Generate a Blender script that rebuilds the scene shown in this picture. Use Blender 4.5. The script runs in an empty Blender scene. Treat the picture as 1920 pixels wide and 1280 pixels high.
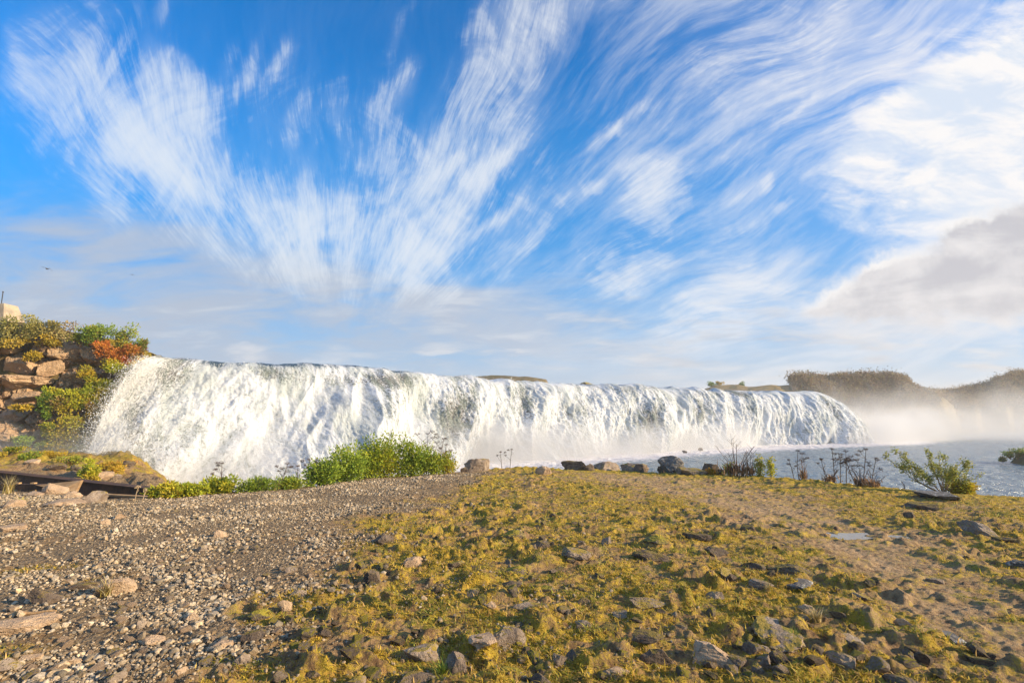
import bpy, bmesh, math, random
import numpy as np
from mathutils import Vector

R = math.radians
rng = np.random.default_rng(11)
random.seed(5)
sc = bpy.context.scene
C = sc.collection

# ------------------------------------------------------------------ camera numbers
EYE = 1.6
PITCH = math.atan(140 / 960)
F = 960.0
cP, sP = math.cos(PITCH), math.sin(PITCH)
RIVER = -1.9


def ray(px, py):
    cx, cy = (px - 960) / F, (640 - py) / F
    return cx, cP - cy * sP, sP + cy * cP


def at_z(px, py, z):
    x, y, w = ray(px, py)
    t = (z - EYE) / w
    return np.array([x * t, y * t, z])


def at_y(px, py, Y):
    x, y, w = ray(px, py)
    t = Y / y
    return np.array([x * t, Y, EYE + w * t])


def proj(V):
    x, y, z = V[..., 0], V[..., 1], V[..., 2] - EYE
    d = y * cP + z * sP
    up = -y * sP + z * cP
    return 960 + F * x / d, 640 - F * up / d


# ------------------------------------------------------------------ numpy noise
_G = np.array([[1, 1, 0], [-1, 1, 0], [1, -1, 0], [-1, -1, 0], [1, 0, 1], [-1, 0, 1], [1, 0, -1], [-1, 0, -1],
               [0, 1, 1], [0, -1, 1], [0, 1, -1], [0, -1, -1], [1, 1, 0], [-1, 1, 0], [0, -1, 1], [0, -1, -1]], dtype=np.float32)


def _hash(ix, iy, iz, seed):
    h = (ix.astype(np.uint32) * np.uint32(374761393) + iy.astype(np.uint32) * np.uint32(668265263)
         + iz.astype(np.uint32) * np.uint32(2246822519) + np.uint32((seed * 3266489917) & 0xffffffff))
    h = (h ^ (h >> np.uint32(13))) * np.uint32(1274126177)
    h = (h ^ (h >> np.uint32(16))) * np.uint32(2654435761)
    return h ^ (h >> np.uint32(15))


def noise(x, y, z=0.0, seed=0):
    x = np.asarray(x, dtype=np.float64); y = np.asarray(y, dtype=np.float64)
    z = np.broadcast_to(np.asarray(z, dtype=np.float64), x.shape)
    fx, fy, fz = np.floor(x), np.floor(y), np.floor(z)
    ix, iy, iz = fx.astype(np.int64), fy.astype(np.int64), fz.astype(np.int64)
    tx, ty, tz = (x - fx).astype(np.float32), (y - fy).astype(np.float32), (z - fz).astype(np.float32)
    q = lambda t: t * t * t * (t * (t * 6 - 15) + 10)
    u, v, w = q(tx), q(ty), q(tz)

    def g(a, b, c):
        k = _hash(ix + a, iy + b, iz + c, seed) & np.uint32(15)
        gr = _G[k]
        return gr[..., 0] * (tx - a) + gr[..., 1] * (ty - b) + gr[..., 2] * (tz - c)
    l = lambda a, b, t: a + (b - a) * t
    return l(l(l(g(0, 0, 0), g(1, 0, 0), u), l(g(0, 1, 0), g(1, 1, 0), u), v),
             l(l(g(0, 0, 1), g(1, 0, 1), u), l(g(0, 1, 1), g(1, 1, 1), u), v), w)


def fbm(x, y, z=0.0, o=4, seed=0, gain=.5, lac=2.03):
    x = np.asarray(x, float); y = np.asarray(y, float); z = np.broadcast_to(np.asarray(z, float), x.shape)
    s = 0; a = 1.0; n = 0
    for k in range(o):
        s = s + a * noise(x, y, z, seed + k * 17); n += a
        x, y, z = x * lac, y * lac, z * lac; a *= gain
    return s / n


def worley(x, y, z, seed=0):
    """distance to the nearest and second cell point, and a random number per cell"""
    fx, fy, fz = np.floor(x), np.floor(y), np.floor(z)
    d1 = np.full(x.shape, 9.0); d2 = np.full(x.shape, 9.0); cid = np.zeros(x.shape)
    for a in (-1, 0, 1):
        for b in (-1, 0, 1):
            for c in (-1, 0, 1):
                ix, iy, iz = (fx + a).astype(np.int64), (fy + b).astype(np.int64), (fz + c).astype(np.int64)
                h = _hash(ix, iy, iz, seed)
                jx = (h & np.uint32(1023)) / 1023.; jy = ((h >> np.uint32(10)) & np.uint32(1023)) / 1023.
                jz = ((h >> np.uint32(20)) & np.uint32(1023)) / 1023.
                d = np.sqrt((fx + a + jx - x) ** 2 + (fy + b + jy - y) ** 2 + (fz + c + jz - z) ** 2)
                n = d < d1
                d2 = np.where(n, d1, np.minimum(d2, d)); cid = np.where(n, ((h >> np.uint32(7)) & np.uint32(4095)) / 4095., cid)
                d1 = np.where(n, d, d1)
    return d1, d2, cid


def ss(a, b, x):
    t = np.clip((x - a) / (b - a), 0, 1)
    return t * t * (3 - 2 * t)


# ------------------------------------------------------------------ mesh helpers
def make_mesh(name, V, T=None, Q=None, col=None, uv=None, smooth=False, attrs=None):
    V = np.asarray(V, dtype=np.float32)
    me = bpy.data.meshes.new(name)
    T = np.zeros((0, 3), int) if T is None else np.asarray(T, int).reshape(-1, 3)
    Q = np.zeros((0, 4), int) if Q is None else np.asarray(Q, int).reshape(-1, 4)
    me.vertices.add(len(V)); me.vertices.foreach_set('co', V.ravel())
    nl = len(T) * 3 + len(Q) * 4
    li = np.concatenate([T.ravel(), Q.ravel()]).astype(np.int32)
    me.loops.add(nl); me.loops.foreach_set('vertex_index', li)
    me.polygons.add(len(T) + len(Q))
    st = np.concatenate([np.arange(len(T)) * 3, len(T) * 3 + np.arange(len(Q)) * 4]).astype(np.int32)
    me.polygons.foreach_set('loop_start', st)
    me.update(calc_edges=True)
    if smooth:
        me.polygons.foreach_set('use_smooth', np.ones(len(T) + len(Q), dtype=bool))
    else:
        me.polygons.foreach_set('use_smooth', np.zeros(len(T) + len(Q), dtype=bool))
    if col is not None:
        c = np.ones((len(V), 4), np.float32); c[:, :3] = col
        a = me.attributes.new('tint', 'FLOAT_COLOR', 'POINT'); a.data.foreach_set('color', c.ravel())
    for k, v in (attrs or {}).items():
        a = me.attributes.new(k, 'FLOAT', 'POINT'); a.data.foreach_set('value', np.asarray(v, np.float32).ravel())
    if uv is not None:
        l = me.uv_layers.new(name='flow'); l.data.foreach_set('uv', np.asarray(uv, np.float32)[li].ravel())
    return me


class MB:
    def __init__(s):
        s.V = []; s.T = []; s.Q = []; s.c = []; s.n = 0

    def add(s, V, T=None, Q=None, col=(1, 1, 1)):
        V = np.asarray(V, float)
        if T is not None and len(T): s.T.append(np.asarray(T, int) + s.n)
        if Q is not None and len(Q): s.Q.append(np.asarray(Q, int) + s.n)
        s.V.append(V); s.n += len(V)
        s.c.append(np.broadcast_to(np.asarray(col, float), (len(V), 3)))
        return s

    def tube(s, pts, rad, sides=5, col=(1, 1, 1)):
        pts = np.asarray(pts, float); n = len(pts)
        rad = np.broadcast_to(np.asarray(rad, float), (n,))
        tan = np.gradient(pts, axis=0); tan /= np.linalg.norm(tan, axis=1)[:, None] + 1e-9
        ref = np.array([0, 0, 1.]) if abs(tan[0][2]) < .9 else np.array([1., 0, 0])
        a = np.cross(tan, ref); a /= np.linalg.norm(a, axis=1)[:, None] + 1e-9
        b = np.cross(tan, a)
        th = np.arange(sides) / sides * 2 * math.pi
        V = pts[:, None] + rad[:, None, None] * (np.cos(th)[None, :, None] * a[:, None] + np.sin(th)[None, :, None] * b[:, None])
        Q = []
        for i in range(n - 1):
            for j in range(sides):
                k = (j + 1) % sides
                Q.append((i * sides + j, i * sides + k, (i + 1) * sides + k, (i + 1) * sides + j))
        V = np.vstack([V.reshape(-1, 3), pts[:1], pts[-1:]])
        T = [(j + (j * 0), n * sides, (j + 1) % sides) for j in range(sides)]
        T += [((n - 1) * sides + (j + 1) % sides, n * sides + 1, (n - 1) * sides + j) for j in range(sides)]
        return s.add(V, T, Q, col)

    def hexa(s, p, col=(1, 1, 1)):
        """8 corners, bottom four then top four, in turning order"""
        return s.add(p, None, [(0, 3, 2, 1), (4, 5, 6, 7), (0, 1, 5, 4), (1, 2, 6, 5), (2, 3, 7, 6), (3, 0, 4, 7)], col)

    def leaves(s, P, D, L, W, col, fold=.25):
        """P base points, D directions, L lengths, W widths: a folded lozenge each"""
        P = np.asarray(P, float); n = len(P)
        D = np.asarray(D, float); D = D / (np.linalg.norm(D, axis=1)[:, None] + 1e-9)
        r = rng.normal(size=(n, 3)); side = np.cross(D, r); side /= np.linalg.norm(side, axis=1)[:, None] + 1e-9
        nor = np.cross(D, side)
        L = np.broadcast_to(L, (n,))[:, None]; W = np.broadcast_to(W, (n,))[:, None]
        tip = P + D * L - nor * L * .15
        m = P + D * L * .45
        a = m + side * W * .5 + nor * W * fold; b = m - side * W * .5 + nor * W * fold
        V = np.stack([P, a, tip, b], 1).reshape(-1, 3)
        i = np.arange(n)[:, None] * 4
        T = np.concatenate([i + [0, 1, 2], i + [0, 2, 3]])
        c = np.repeat(np.broadcast_to(np.asarray(col, float), (n, 3)), 4, axis=0)
        return s.add(V, T, None, c)

    def obj(s, name, mat, parent=None, smooth=False, loc=None):
        V = np.concatenate(s.V)
        if loc is not None: V = V - np.asarray(loc)
        me = make_mesh(name, V, np.concatenate(s.T) if s.T else None, np.concatenate(s.Q) if s.Q else None, np.concatenate(s.c), smooth=smooth)
        return link(name, me, mat, parent, loc if parent is None else None)


def link(name, me, mat, parent=None, loc=None):
    if mat is not None and not me.materials: me.materials.append(mat)
    o = bpy.data.objects.new(name, me); C.objects.link(o)
    if parent is not None: o.parent = parent
    if loc is not None: o.location = loc
    return o


def tag(o, label=None, cat=None, group=None, kind=None):
    if label: o['label'] = label
    if cat: o['category'] = cat
    if group: o['group'] = group
    if kind: o['kind'] = kind
    return o


def empty(name, loc, label=None, cat=None, group=None):
    o = bpy.data.objects.new(name, None); C.objects.link(o); o.location = loc; o.empty_display_size = .1
    return tag(o, label, cat, group)


def grid_quads(nr, nc):
    i = np.arange(nr - 1)[:, None] * nc + np.arange(nc - 1)[None, :]
    return np.stack([i, i + 1, i + nc + 1, i + nc], -1).reshape(-1, 4)


# ------------------------------------------------------------------ node helper
class NT:
    def __init__(s, tree): s.t = tree; s.n = tree.nodes; s.l = tree.links

    def new(s, typ, **kw):
        n = s.n.new(typ)
        for k, v in kw.items(): setattr(n, k, v)
        return n

    def put(s, sock, v):
        if v is None: return
        if isinstance(v, bpy.types.NodeSocket): s.l.new(v, sock)
        elif isinstance(v, (tuple, list)) and len(v) == 3 and len(sock.default_value) == 4: sock.default_value = (*v, 1)
        else: sock.default_value = v

    def m(s, op, a, b=None, c=None, clamp=False):
        n = s.new('ShaderNodeMath', operation=op); n.use_clamp = clamp
        for k, v in enumerate((a, b, c)): s.put(n.inputs[k], v) if v is not None else None
        return n.outputs[0]

    def v(s, op, a, b=None):
        n = s.new('ShaderNodeVectorMath', operation=op); s.put(n.inputs[0], a)
        if b is not None: s.put(n.inputs['Scale'] if op == 'SCALE' else n.inputs[1], b)
        return n.outputs['Value'] if op in ('LENGTH', 'DOT_PRODUCT') else n.outputs[0]

    def sm(s, x, a, b, c=0., d=1.):
        n = s.new('ShaderNodeMapRange', interpolation_type='SMOOTHSTEP')
        for k, v in enumerate((x, a, b, c, d)): s.put(n.inputs[k], v)
        return n.outputs[0]

    def noise(s, vec, scale, detail=4, rough=.5, dist=0., out='Fac', dim='3D'):
        n = s.new('ShaderNodeTexNoise', noise_dimensions=dim); s.put(n.inputs['Vector'], vec)
        n.inputs['Scale'].default_value = scale; n.inputs['Detail'].default_value = detail
        n.inputs['Roughness'].default_value = rough; n.inputs['Distortion'].default_value = dist
        return n.outputs[out]

    def vor(s, vec, scale, feature='F1', out='Distance'):
        n = s.new('ShaderNodeTexVoronoi', feature=feature); s.put(n.inputs['Vector'], vec); n.inputs['Scale'].default_value = scale
        return n.outputs[out]

    def mix(s, f, a, b, bt='MIX'):
        n = s.new('ShaderNodeMix', data_type='RGBA', blend_type=bt); s.put(n.inputs[0], f); s.put(n.inputs[6], a); s.put(n.inputs[7], b)
        return n.outputs[2]

    def attr(s, name, out='Color'):
        n = s.new('ShaderNodeAttribute', attribute_name=name); return n.outputs[out]

    def xyz(s, x, y, z):
        n = s.new('ShaderNodeCombineXYZ')
        for k, q in enumerate((x, y, z)): s.put(n.inputs[k], q)
        return n.outputs[0]

    def sep(s, v):
        n = s.new('ShaderNodeSeparateXYZ'); s.put(n.inputs[0], v); return n.outputs

    def mapping(s, v, loc=(0, 0, 0), rot=(0, 0, 0), scale=(1, 1, 1), vt='POINT'):
        n = s.new('ShaderNodeMapping', vector_type=vt); s.put(n.inputs[0], v)
        n.inputs[1].default_value = loc; n.inputs[2].default_value = rot; n.inputs[3].default_value = scale
        return n.outputs[0]

    def bump(s, h, strength=.5, dist=.02, normal=None):
        n = s.new('ShaderNodeBump'); s.put(n.inputs['Height'], h); n.inputs['Strength'].default_value = strength; n.inputs['Distance'].default_value = dist
        if normal is not None: s.put(n.inputs['Normal'], normal)
        return n.outputs[0]


def mat(name, fn):
    m = bpy.data.materials.new(name); m.use_nodes = True
    t = NT(m.node_tree); t.n.clear()
    out = t.new('ShaderNodeOutputMaterial')
    b = t.new('ShaderNodeBsdfPrincipled'); t.l.new(b.outputs[0], out.inputs[0])
    t.b = b; t.out = out
    t.geo = t.new('ShaderNodeNewGeometry').outputs['Position']
    t.obj = t.new('ShaderNodeTexCoord').outputs['Object']
    fn(t)
    return m


def S(t, **kw):
    for k, v in kw.items():
        t.put(t.b.inputs[{'color': 'Base Color', 'rough': 'Roughness', 'normal': 'Normal', 'spec': 'Specular IOR Level', 'metal': 'Metallic'}[k]], v)


def m_ground(t):
    p = t.geo
    moss = t.attr('moss', 'Fac'); grav = t.attr('gravel', 'Fac'); path = t.attr('path', 'Fac'); far = t.attr('far', 'Fac')
    n1 = t.noise(p, 2.3, 6, .62); n2 = t.noise(p, 14, 6, .7); n3 = t.noise(p, 60, 4, .7); n4 = t.noise(p, .5, 3, .5)
    dirt = t.mix(t.sm(n2, .3, .7), (.15, .085, .04), (.46, .29, .14))
    dirt = t.mix(t.sm(n1, .45, .7), dirt, (.40, .26, .13))
    dirt = t.mix(t.m('MULTIPLY', path, t.sm(n2, .3, .6)), dirt, (.50, .34, .19))
    g = t.mix(t.sm(n2, .3, .72), (.24, .165, .02), (.58, .40, .05))
    g = t.mix(t.sm(n1, .5, .75), g, (.22, .23, .03))
    g = t.mix(t.sm(t.noise(p, 5, 3, .6), .56, .72), g, (.52, .29, .06))
    mk = t.sm(t.m('ADD', t.m('ADD', moss, t.m('MULTIPLY', n2, 1.15)), t.m('MULTIPLY', n3, .7)), 1.25, 1.62)
    col = t.mix(mk, dirt, g)
    gr = t.mix(t.vor(p, 45, out='Color'), (.11, .075, .045), (.44, .33, .20))
    col = t.mix(t.m('MULTIPLY', grav, .8), col, gr)
    fc = t.mix(t.sm(t.noise(p, .12, 5, .6), .4, .6), (.13, .095, .045), (.21, .15, .055))
    fc = t.mix(t.sm(t.noise(p, 1.2, 4, .6), .5, .62), fc, (.09, .085, .03))
    col = t.mix(far, col, fc)
    S(t, color=col, rough=.9, spec=.2)
    h = t.m('ADD', t.m('MULTIPLY', n2, .8), t.m('MULTIPLY', n3, .45))
    h = t.m('ADD', h, t.m('MULTIPLY', t.noise(p, 160, 3, .7), .18))
    h = t.m('ADD', h, t.m('MULTIPLY', t.m('MULTIPLY', grav, t.vor(p, 38)), .8))
    S(t, normal=t.bump(h, 1., .06))


def m_tint(rough=.85, spec=.25, scale=30, trans=0., bumpd=.01, vary=.35):
    def f(t):
        c = t.attr('tint')
        n = t.noise(t.obj, scale, 5, .65)
        c2 = t.mix(1.0, c, t.mix(t.sm(n, .3, .7), (1 - vary,) * 3, (1 + vary * .7,) * 3), 'MULTIPLY')
        S(t, color=c2, rough=rough, spec=spec)
        if bumpd: S(t, normal=t.bump(n, .8, bumpd))
        if trans:
            tr = t.new('ShaderNodeBsdfTranslucent'); t.put(tr.inputs[0], c2)
            mx = t.new('ShaderNodeMixShader'); mx.inputs[0].default_value = trans
            t.l.new(t.b.outputs[0], mx.inputs[1]); t.l.new(tr.outputs[0], mx.inputs[2]); t.l.new(mx.outputs[0], t.out.inputs[0])
    return f


def m_rock(c1, c2, c3=None, moss=None, sc_=6., lich=.0, mth=.70):
    def f(t):
        oi = t.new('ShaderNodeObjectInfo')
        p = t.v('ADD', t.obj, t.v('SCALE', t.xyz(oi.outputs['Random'], oi.outputs['Random'], 1), 13.7))
        n1 = t.noise(p, sc_, 6, .65); n2 = t.noise(p, sc_ * 6, 6, .7); vv = t.vor(p, sc_ * 9)
        c = t.mix(t.sm(n1, .35, .65), c1, c2)
        c = t.mix(t.sm(n2, .5, .7, 0, .7), c, c3 or c2)
        if lich: c = t.mix(t.sm(t.noise(p, sc_ * 2.5, 3, .6), .58, .66, 0, lich), c, (.55, .53, .48))
        if moss:
            nz = t.sep(t.new('ShaderNodeNewGeometry').outputs['Normal'])[2]
            k = t.sm(t.m('ADD', t.m('MULTIPLY', nz, .45), t.noise(p, sc_ * 1.1, 5, .6)), mth, mth + .14)
            c = t.mix(k, c, moss)
        S(t, color=c, rough=.88, spec=.25)
        h = t.m('ADD', t.m('MULTIPLY', n2, 1.), t.m('MULTIPLY', t.sm(vv, 0, .4), .35))
        S(t, normal=t.bump(h, 1., .25 / sc_ * .6))
    return f


M = {}
M['ground'] = mat('ground_soil', m_ground)
M['leaf'] = mat('leaf', m_tint(.6, .3, 40, .35, 0, .25))
M['grass'] = mat('grass_blade', m_tint(.6, .3, 20, .35, 0, .25))
M['stem'] = mat('stem', m_tint(.8, .2, 60, 0, .003, .4))
M['gravel'] = mat('gravel_stone', m_tint(.9, .2, 60, 0, .006, .35))
M['rock_tan'] = mat('tan_rock', m_rock((.36, .255, .165), (.50, .37, .25), (.27, .19, .13), sc_=6))
M['rock_grey'] = mat('grey_rock', m_rock((.19, .155, .125), (.33, .28, .23), (.12, .10, .085), sc_=7))
M['rock_dark'] = mat('dark_rock', m_rock((.075, .062, .052), (.17, .14, .11), (.055, .05, .045), sc_=8))
M['rock_moss'] = mat('mossy_rock', m_rock((.13, .10, .075), (.26, .2, .14), (.08, .065, .05), moss=(.30, .24, .03), sc_=6))
M['rock_pale'] = mat('stained_rock', m_rock((.10, .095, .09), (.2, .185, .17), (.08, .075, .07), sc_=6, lich=.7))
M['cliffrock'] = mat('cliff_boulder_rock', m_rock((.38, .25, .15), (.52, .36, .22), (.25, .16, .10), sc_=1.6))

# ------------------------------------------------------------------ terrain
# far rim of the near bank, read as (pixel column, pixel row) on the ground plane
rim_px = np.array([-400, 0, 200, 330, 480, 580, 700, 780, 860, 960, 1060, 1180, 1300, 1450, 1550, 1640, 1760, 1920, 2300])
rim_py = np.array([960, 922, 934, 927, 918, 908, 893, 888, 884, 873, 877, 881, 886, 893, 903, 912, 920, 930, 975])
rim_pt = np.array([at_z(a, b, 0.) for a, b in zip(rim_px, rim_py)])
rim_th = np.arctan2(rim_pt[:, 0], rim_pt[:, 1]); rim_r = np.hypot(rim_pt[:, 0], rim_pt[:, 1])
GRAV = np.array([at_z(a, b, 0.) for a, b in ((900, 880), (830, 915), (740, 960), (640, 1010), (560, 1080), (500, 1160), (420, 1230), (300, 1300))])
GRAV = GRAV[np.argsort(GRAV[:, 1])]
PATH = np.array([at_z(a, b, 0.) for a, b in ((1180, 895), (1330, 925), (1480, 960), (1620, 1020), (1760, 1110), (1900, 1220))])
PATH = PATH[np.argsort(PATH[:, 1])]
WALL = [(-21.5, 17.9), (-8.25, 12.4)]
PUDC = at_z(1615, 1001, 0.)
# lip of the fall
LIP = np.array([(-20.2, 27.9), (-14, 34.), (-8.2, 40), (2, 49), (12, 56.5), (22, 63), (34, 69.5), (45, 74.5), (47.5, 76.8)], float)
_seg = np.r_[0, np.cumsum(np.hypot(*np.diff(LIP, axis=0).T))]
LT = _seg[-1]
# cliff foot line on the left, from beyond the frame to the fall
CL = np.array([(-40, 20.), (-31, 23.5), (-26.5, 26.), (-22.5, 27.3), (-19.6, 28.8), (-17.5, 32.)], float)
_cs = np.r_[0, np.cumsum(np.hypot(*np.diff(CL, axis=0).T))]


def smooth_curve(P, S_, s, w=1.5):
    x = np.mean([np.interp(s + k * w, S_, P[:, 0]) for k in (-1, -.5, 0, .5, 1)], 0)
    y = np.mean([np.interp(s + k * w, S_, P[:, 1]) for k in (-1, -.5, 0, .5, 1)], 0)
    return x, y


def pl_dist(x, y, P):
    """signed distance to a polyline, positive on its left side going along"""
    best = np.full(x.shape, 1e9); sgn = np.ones(x.shape)
    for (ax, ay), (bx, by) in zip(P[:-1], P[1:]):
        dx, dy = bx - ax, by - ay; L2 = dx * dx + dy * dy
        t = np.clip(((x - ax) * dx + (y - ay) * dy) / L2, 0, 1)
        d = np.hypot(x - ax - t * dx, y - ay - t * dy)
        cr = dx * (y - ay) - dy * (x - ax)
        n = d < best
        best = np.where(n, d, best); sgn = np.where(n, np.sign(cr), sgn)
    return best * sgn


BACK = np.vstack([[(-90, 8)], CL[:4], LIP[1:-1], [(52, 80), (50, 100), (70, 98), (86, 100), (98, 112), (125, 118), (160, 100), (260, 60)]])


def masks(x, y):
    th = np.arctan2(x, y); r = np.hypot(x, y)
    inl = np.interp(th, rim_th, rim_r) - r                              # inside the near bank
    inl = inl + .35 * fbm(x * .9, y * .9, 0, 3, 3) * ss(0, 6, r)
    a = (-6.6, 10.3); b = (-21.5, 28.)
    dx, dy = b[0] - a[0], b[1] - a[1]; L = math.hypot(dx, dy)
    left = -(dx * (y - a[1]) - dy * (x - a[0])) / L * -1                 # positive to the left of the shore line
    left = np.where(x < -5.5, left, -5) + .5 * fbm(x * .5, y * .5, 0, 3, 9)
    k = np.maximum(inl, np.where(y > 8, left, -9))
    return inl, left, k


def ground_h(x, y, detail=True):
    x = np.asarray(x, float); y = np.asarray(y, float)
    inl, left, k = masks(x, y)
    r = np.hypot(x, y)
    bank = -.05 * ss(1.5, 0, k) - 3.6 * ss(-.1, -4.5, k)
    h = bank
    # the swale behind the gravel, with the steel channel in it, and the mossy strip to the cliff foot
    th = np.arctan2(x, y)
    lz = ss(-6.2, -8.0, x) * ss(-.1, -1.2, inl)
    wd = pl_dist(x, y, [WALL[1], WALL[0]]) * -1                         # beyond the steel wall
    wd = np.where(x > WALL[1][0] + .3, -9, wd)
    lvl = np.where(wd > .05, np.interp(x, [-16, -9], [-.03, -.30]) - .02 * np.clip(wd, 0, 20), -.85)
    h = np.where((inl < 0) & (k > -6) & (x < -5.5), h + lz * ss(-.1, -.7, inl) * lvl, h)
    # islet low in the river on the right
    isl = 3.3 * np.exp(-(((x - 41.5) / 5.) ** 2 + ((y - 38.5) / 3.2) ** 2) ** 1.5) * (1 + .4 * fbm(x * .6, y * .6, 0, 3, 4))
    h = np.where(k < -3, h + isl, h)
    # everything behind the falls, the cliff and the far shore
    up = pl_dist(x, y, BACK)
    az = x / np.maximum(y, 1.)
    px = 960 + 970 * az
    step = ss(.6, 1.6, up)
    upper = 4.2 + np.where(px < 250, 0, 0)
    lft = ss(300, 200, px) * ss(0, -19, x)
    upper = upper + lft * (1.0 + 1.5 * ss(250, 0, px))                   # cliff top on the left
    def ridge(tab, Yr):                                                   # crest heights of a hill that stands Yr metres off
        t_ = np.array(tab, float); z_ = np.array([at_y(a, b, Yr)[2] for a, b in t_])
        return np.interp(px + 9 * fbm(x * .08, y * .08, 0, 3, 5), t_[:, 0], z_)
    farright = ss(1545, 1600, px)
    base_r = -2.6 + 1.2 * ss(0, 3, up) + .06 * (y - 100)
    up_h = upper * (1 - farright) + base_r * farright
    far_n = fbm(x * .25, y * .25, 0, 4, 22)
    def hill(hh, z_, y0, y1, a):
        k = ss(y0, y1, y)
        return np.maximum(hh, hh * (1 - k) + (z_ + a * far_n * k) * k)
    up_h = hill(up_h, ridge([(790, 760), (835, 714), (870, 707), (930, 705), (985, 707), (1025, 712), (1050, 760), (2400, 760)], 130), 108, 128, .5)
    up_h = hill(up_h, ridge([(1290, 760), (1325, 729), (1345, 723), (1385, 721), (1405, 726), (1445, 722), (1480, 719), (1520, 719), (1560, 760), (2400, 760)], 97), 88, 96, .35)
    up_h = hill(up_h, ridge([(1470, 760), (1484, 728), (1494, 716), (1560, 714), (1650, 710), (1692, 709), (1706, 711), (1716, 722), (1740, 733), (1765, 741), (1790, 760), (2400, 760)], 106), 99, 106, .5)
    up_h = hill(up_h, ridge([(1700, 780), (1740, 752), (1768, 741), (1800, 735), (1835, 729), (1860, 724), (1880, 713), (1905, 705), (1960, 700), (2100, 690), (2600, 700)], 134), 114, 133, .8)
    up_h = up_h + 1.5 * fbm(x * .02, y * .02, 0, 4, 21) * ss(160, 300, r)
    h = h * (1 - step) + up_h * step
    if detail:
        near = ss(60, 20, r)
        g = gravel_mask(x, y); p = path_mask(x, y)
        turf = (1 - g) * (1 - .6 * p)
        und = .10 * fbm(x * .32, y * .32, 0, 3, 31) + .05 * fbm(x * .8, y * .8, 0, 2, 32)
        wx = x + .12 * fbm(x * 3, y * 3, 0, 2, 51); wy = y + .12 * fbm(x * 3, y * 3, 0, 2, 52)
        b1 = fbm(wx * 1.9, wy * 2.6, 0, 3, 33); b2 = fbm(wx * 5, wy * 6, 0, 3, 34); b3 = fbm(x * 16, y * 17, 0, 3, 35)
        clod = ss(.10, .34, b1) * .10 * (1 - .6 * ss(7, 13, r)) + ss(.05, .36, b2) * .04
        amp = .45 + .55 * ss(-.25, .25, fbm(x * .35, y * .35, 0, 2, 44))
        h = h + near * ss(.3, 1.2, r) * (und * .8 + turf * amp * (clod + b2 * .022) + (.35 + .65 * turf) * (b3 * .028 + .03 * (.3 - np.abs(b2)) * ss(-.1, .2, b1))
                            + g * (.012 * b2 + .012 * b3))
        # a low worn hollow of the path
        h = h - .03 * p * near
        h = h - .045 * np.exp(-(((x - PUDC[0]) / .5) ** 2 + ((y - PUDC[1]) / .3) ** 2))
        lf_ = ss(-6.5, -8, x) * ss(.1, 1.5, wd) * ss(-8, -2, k) * (1 - step)
        h = h + lf_ * (.40 * fbm(x * .7, y * .7, 0, 4, 45) + .42 * np.abs(fbm(x * 1.7, y * 1.7, 0, 4, 46)))
    return h


def gravel_mask(x, y):
    xb = np.interp(y, GRAV[:, 1], GRAV[:, 0]) + 1.9 * fbm(x * .55, y * .55, 0, 4, 61)
    return ss(.8, -.8, x - xb) * (1 - .85 * ss(.10, .26, fbm(x * .8, y * .8, 0, 4, 63)) * ss(9.5, 4.5, y))


def path_mask(x, y):
    xc = np.interp(y, PATH[:, 1], PATH[:, 0]); w = .45 + .09 * np.abs(y)
    return .85 * np.exp(-((x - xc + 1.1 * fbm(x * .5, y * .5, 0, 3, 71)) / w) ** 2) * ss(15.5, 14, y) * (.7 + .9 * np.clip(fbm(x * 1.1, y * 1.6, 0, 3, 72) + .2, 0, .35) / .35 * .35)


def gz(x, y):
    return float(ground_h(np.array([x]), np.array([y]))[0])


def on_ground(px, py):
    z = 0.
    for _ in range(6):
        p = at_z(px, py, z); z = z * .4 + gz(p[0], p[1]) * .6
    return at_z(px, py, z)


th = np.concatenate([np.linspace(-180, -56, 40)[:-1], np.linspace(-56, 56, 1180), np.linspace(56, 180, 40)[1:]]) * math.pi / 180
rr = np.concatenate([[.01], np.geomspace(.4, 2.6, 28)[:-1], np.geomspace(2.6, 20, 620)[:-1], np.geomspace(20, 140, 230)[:-1], np.geomspace(140, 900, 40)])
TH, RR = np.meshgrid(th, rr)
GX, GY = RR * np.sin(TH), RR * np.cos(TH)
GZ = ground_h(GX, GY)
mossn = .5 * fbm(GX * .9, GY * .9, 0, 4, 81) + .6 * fbm(GX * 4, GY * 4, 0, 3, 82)
gm = gravel_mask(GX, GY) * ss(20, 14, GY); pm = path_mask(GX, GY)
inl_, left_, k_ = masks(GX, GY)
moss = .55 + mossn * .75 - .50 * gm - .24 * pm + .22 * ss(2.0, .2, inl_) * (1 - gm) + (.9 * fbm(GX * 1.3, GY * 1.3, 0, 3, 85) - .05) * ss(-1.8, -3, inl_) * ss(-6, -8, GX)
far = ss(26, 34, np.hypot(GX, GY))
V = np.stack([GX, GY, GZ], -1).reshape(-1, 3)
me = make_mesh('ground', V, None, grid_quads(len(rr), len(th)), smooth=True,
               attrs={'moss': moss, 'gravel': np.where(GY > 16, 0, gm), 'path': pm, 'far': far})
tag(link('ground', me, M['ground']), kind='structure')


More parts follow.
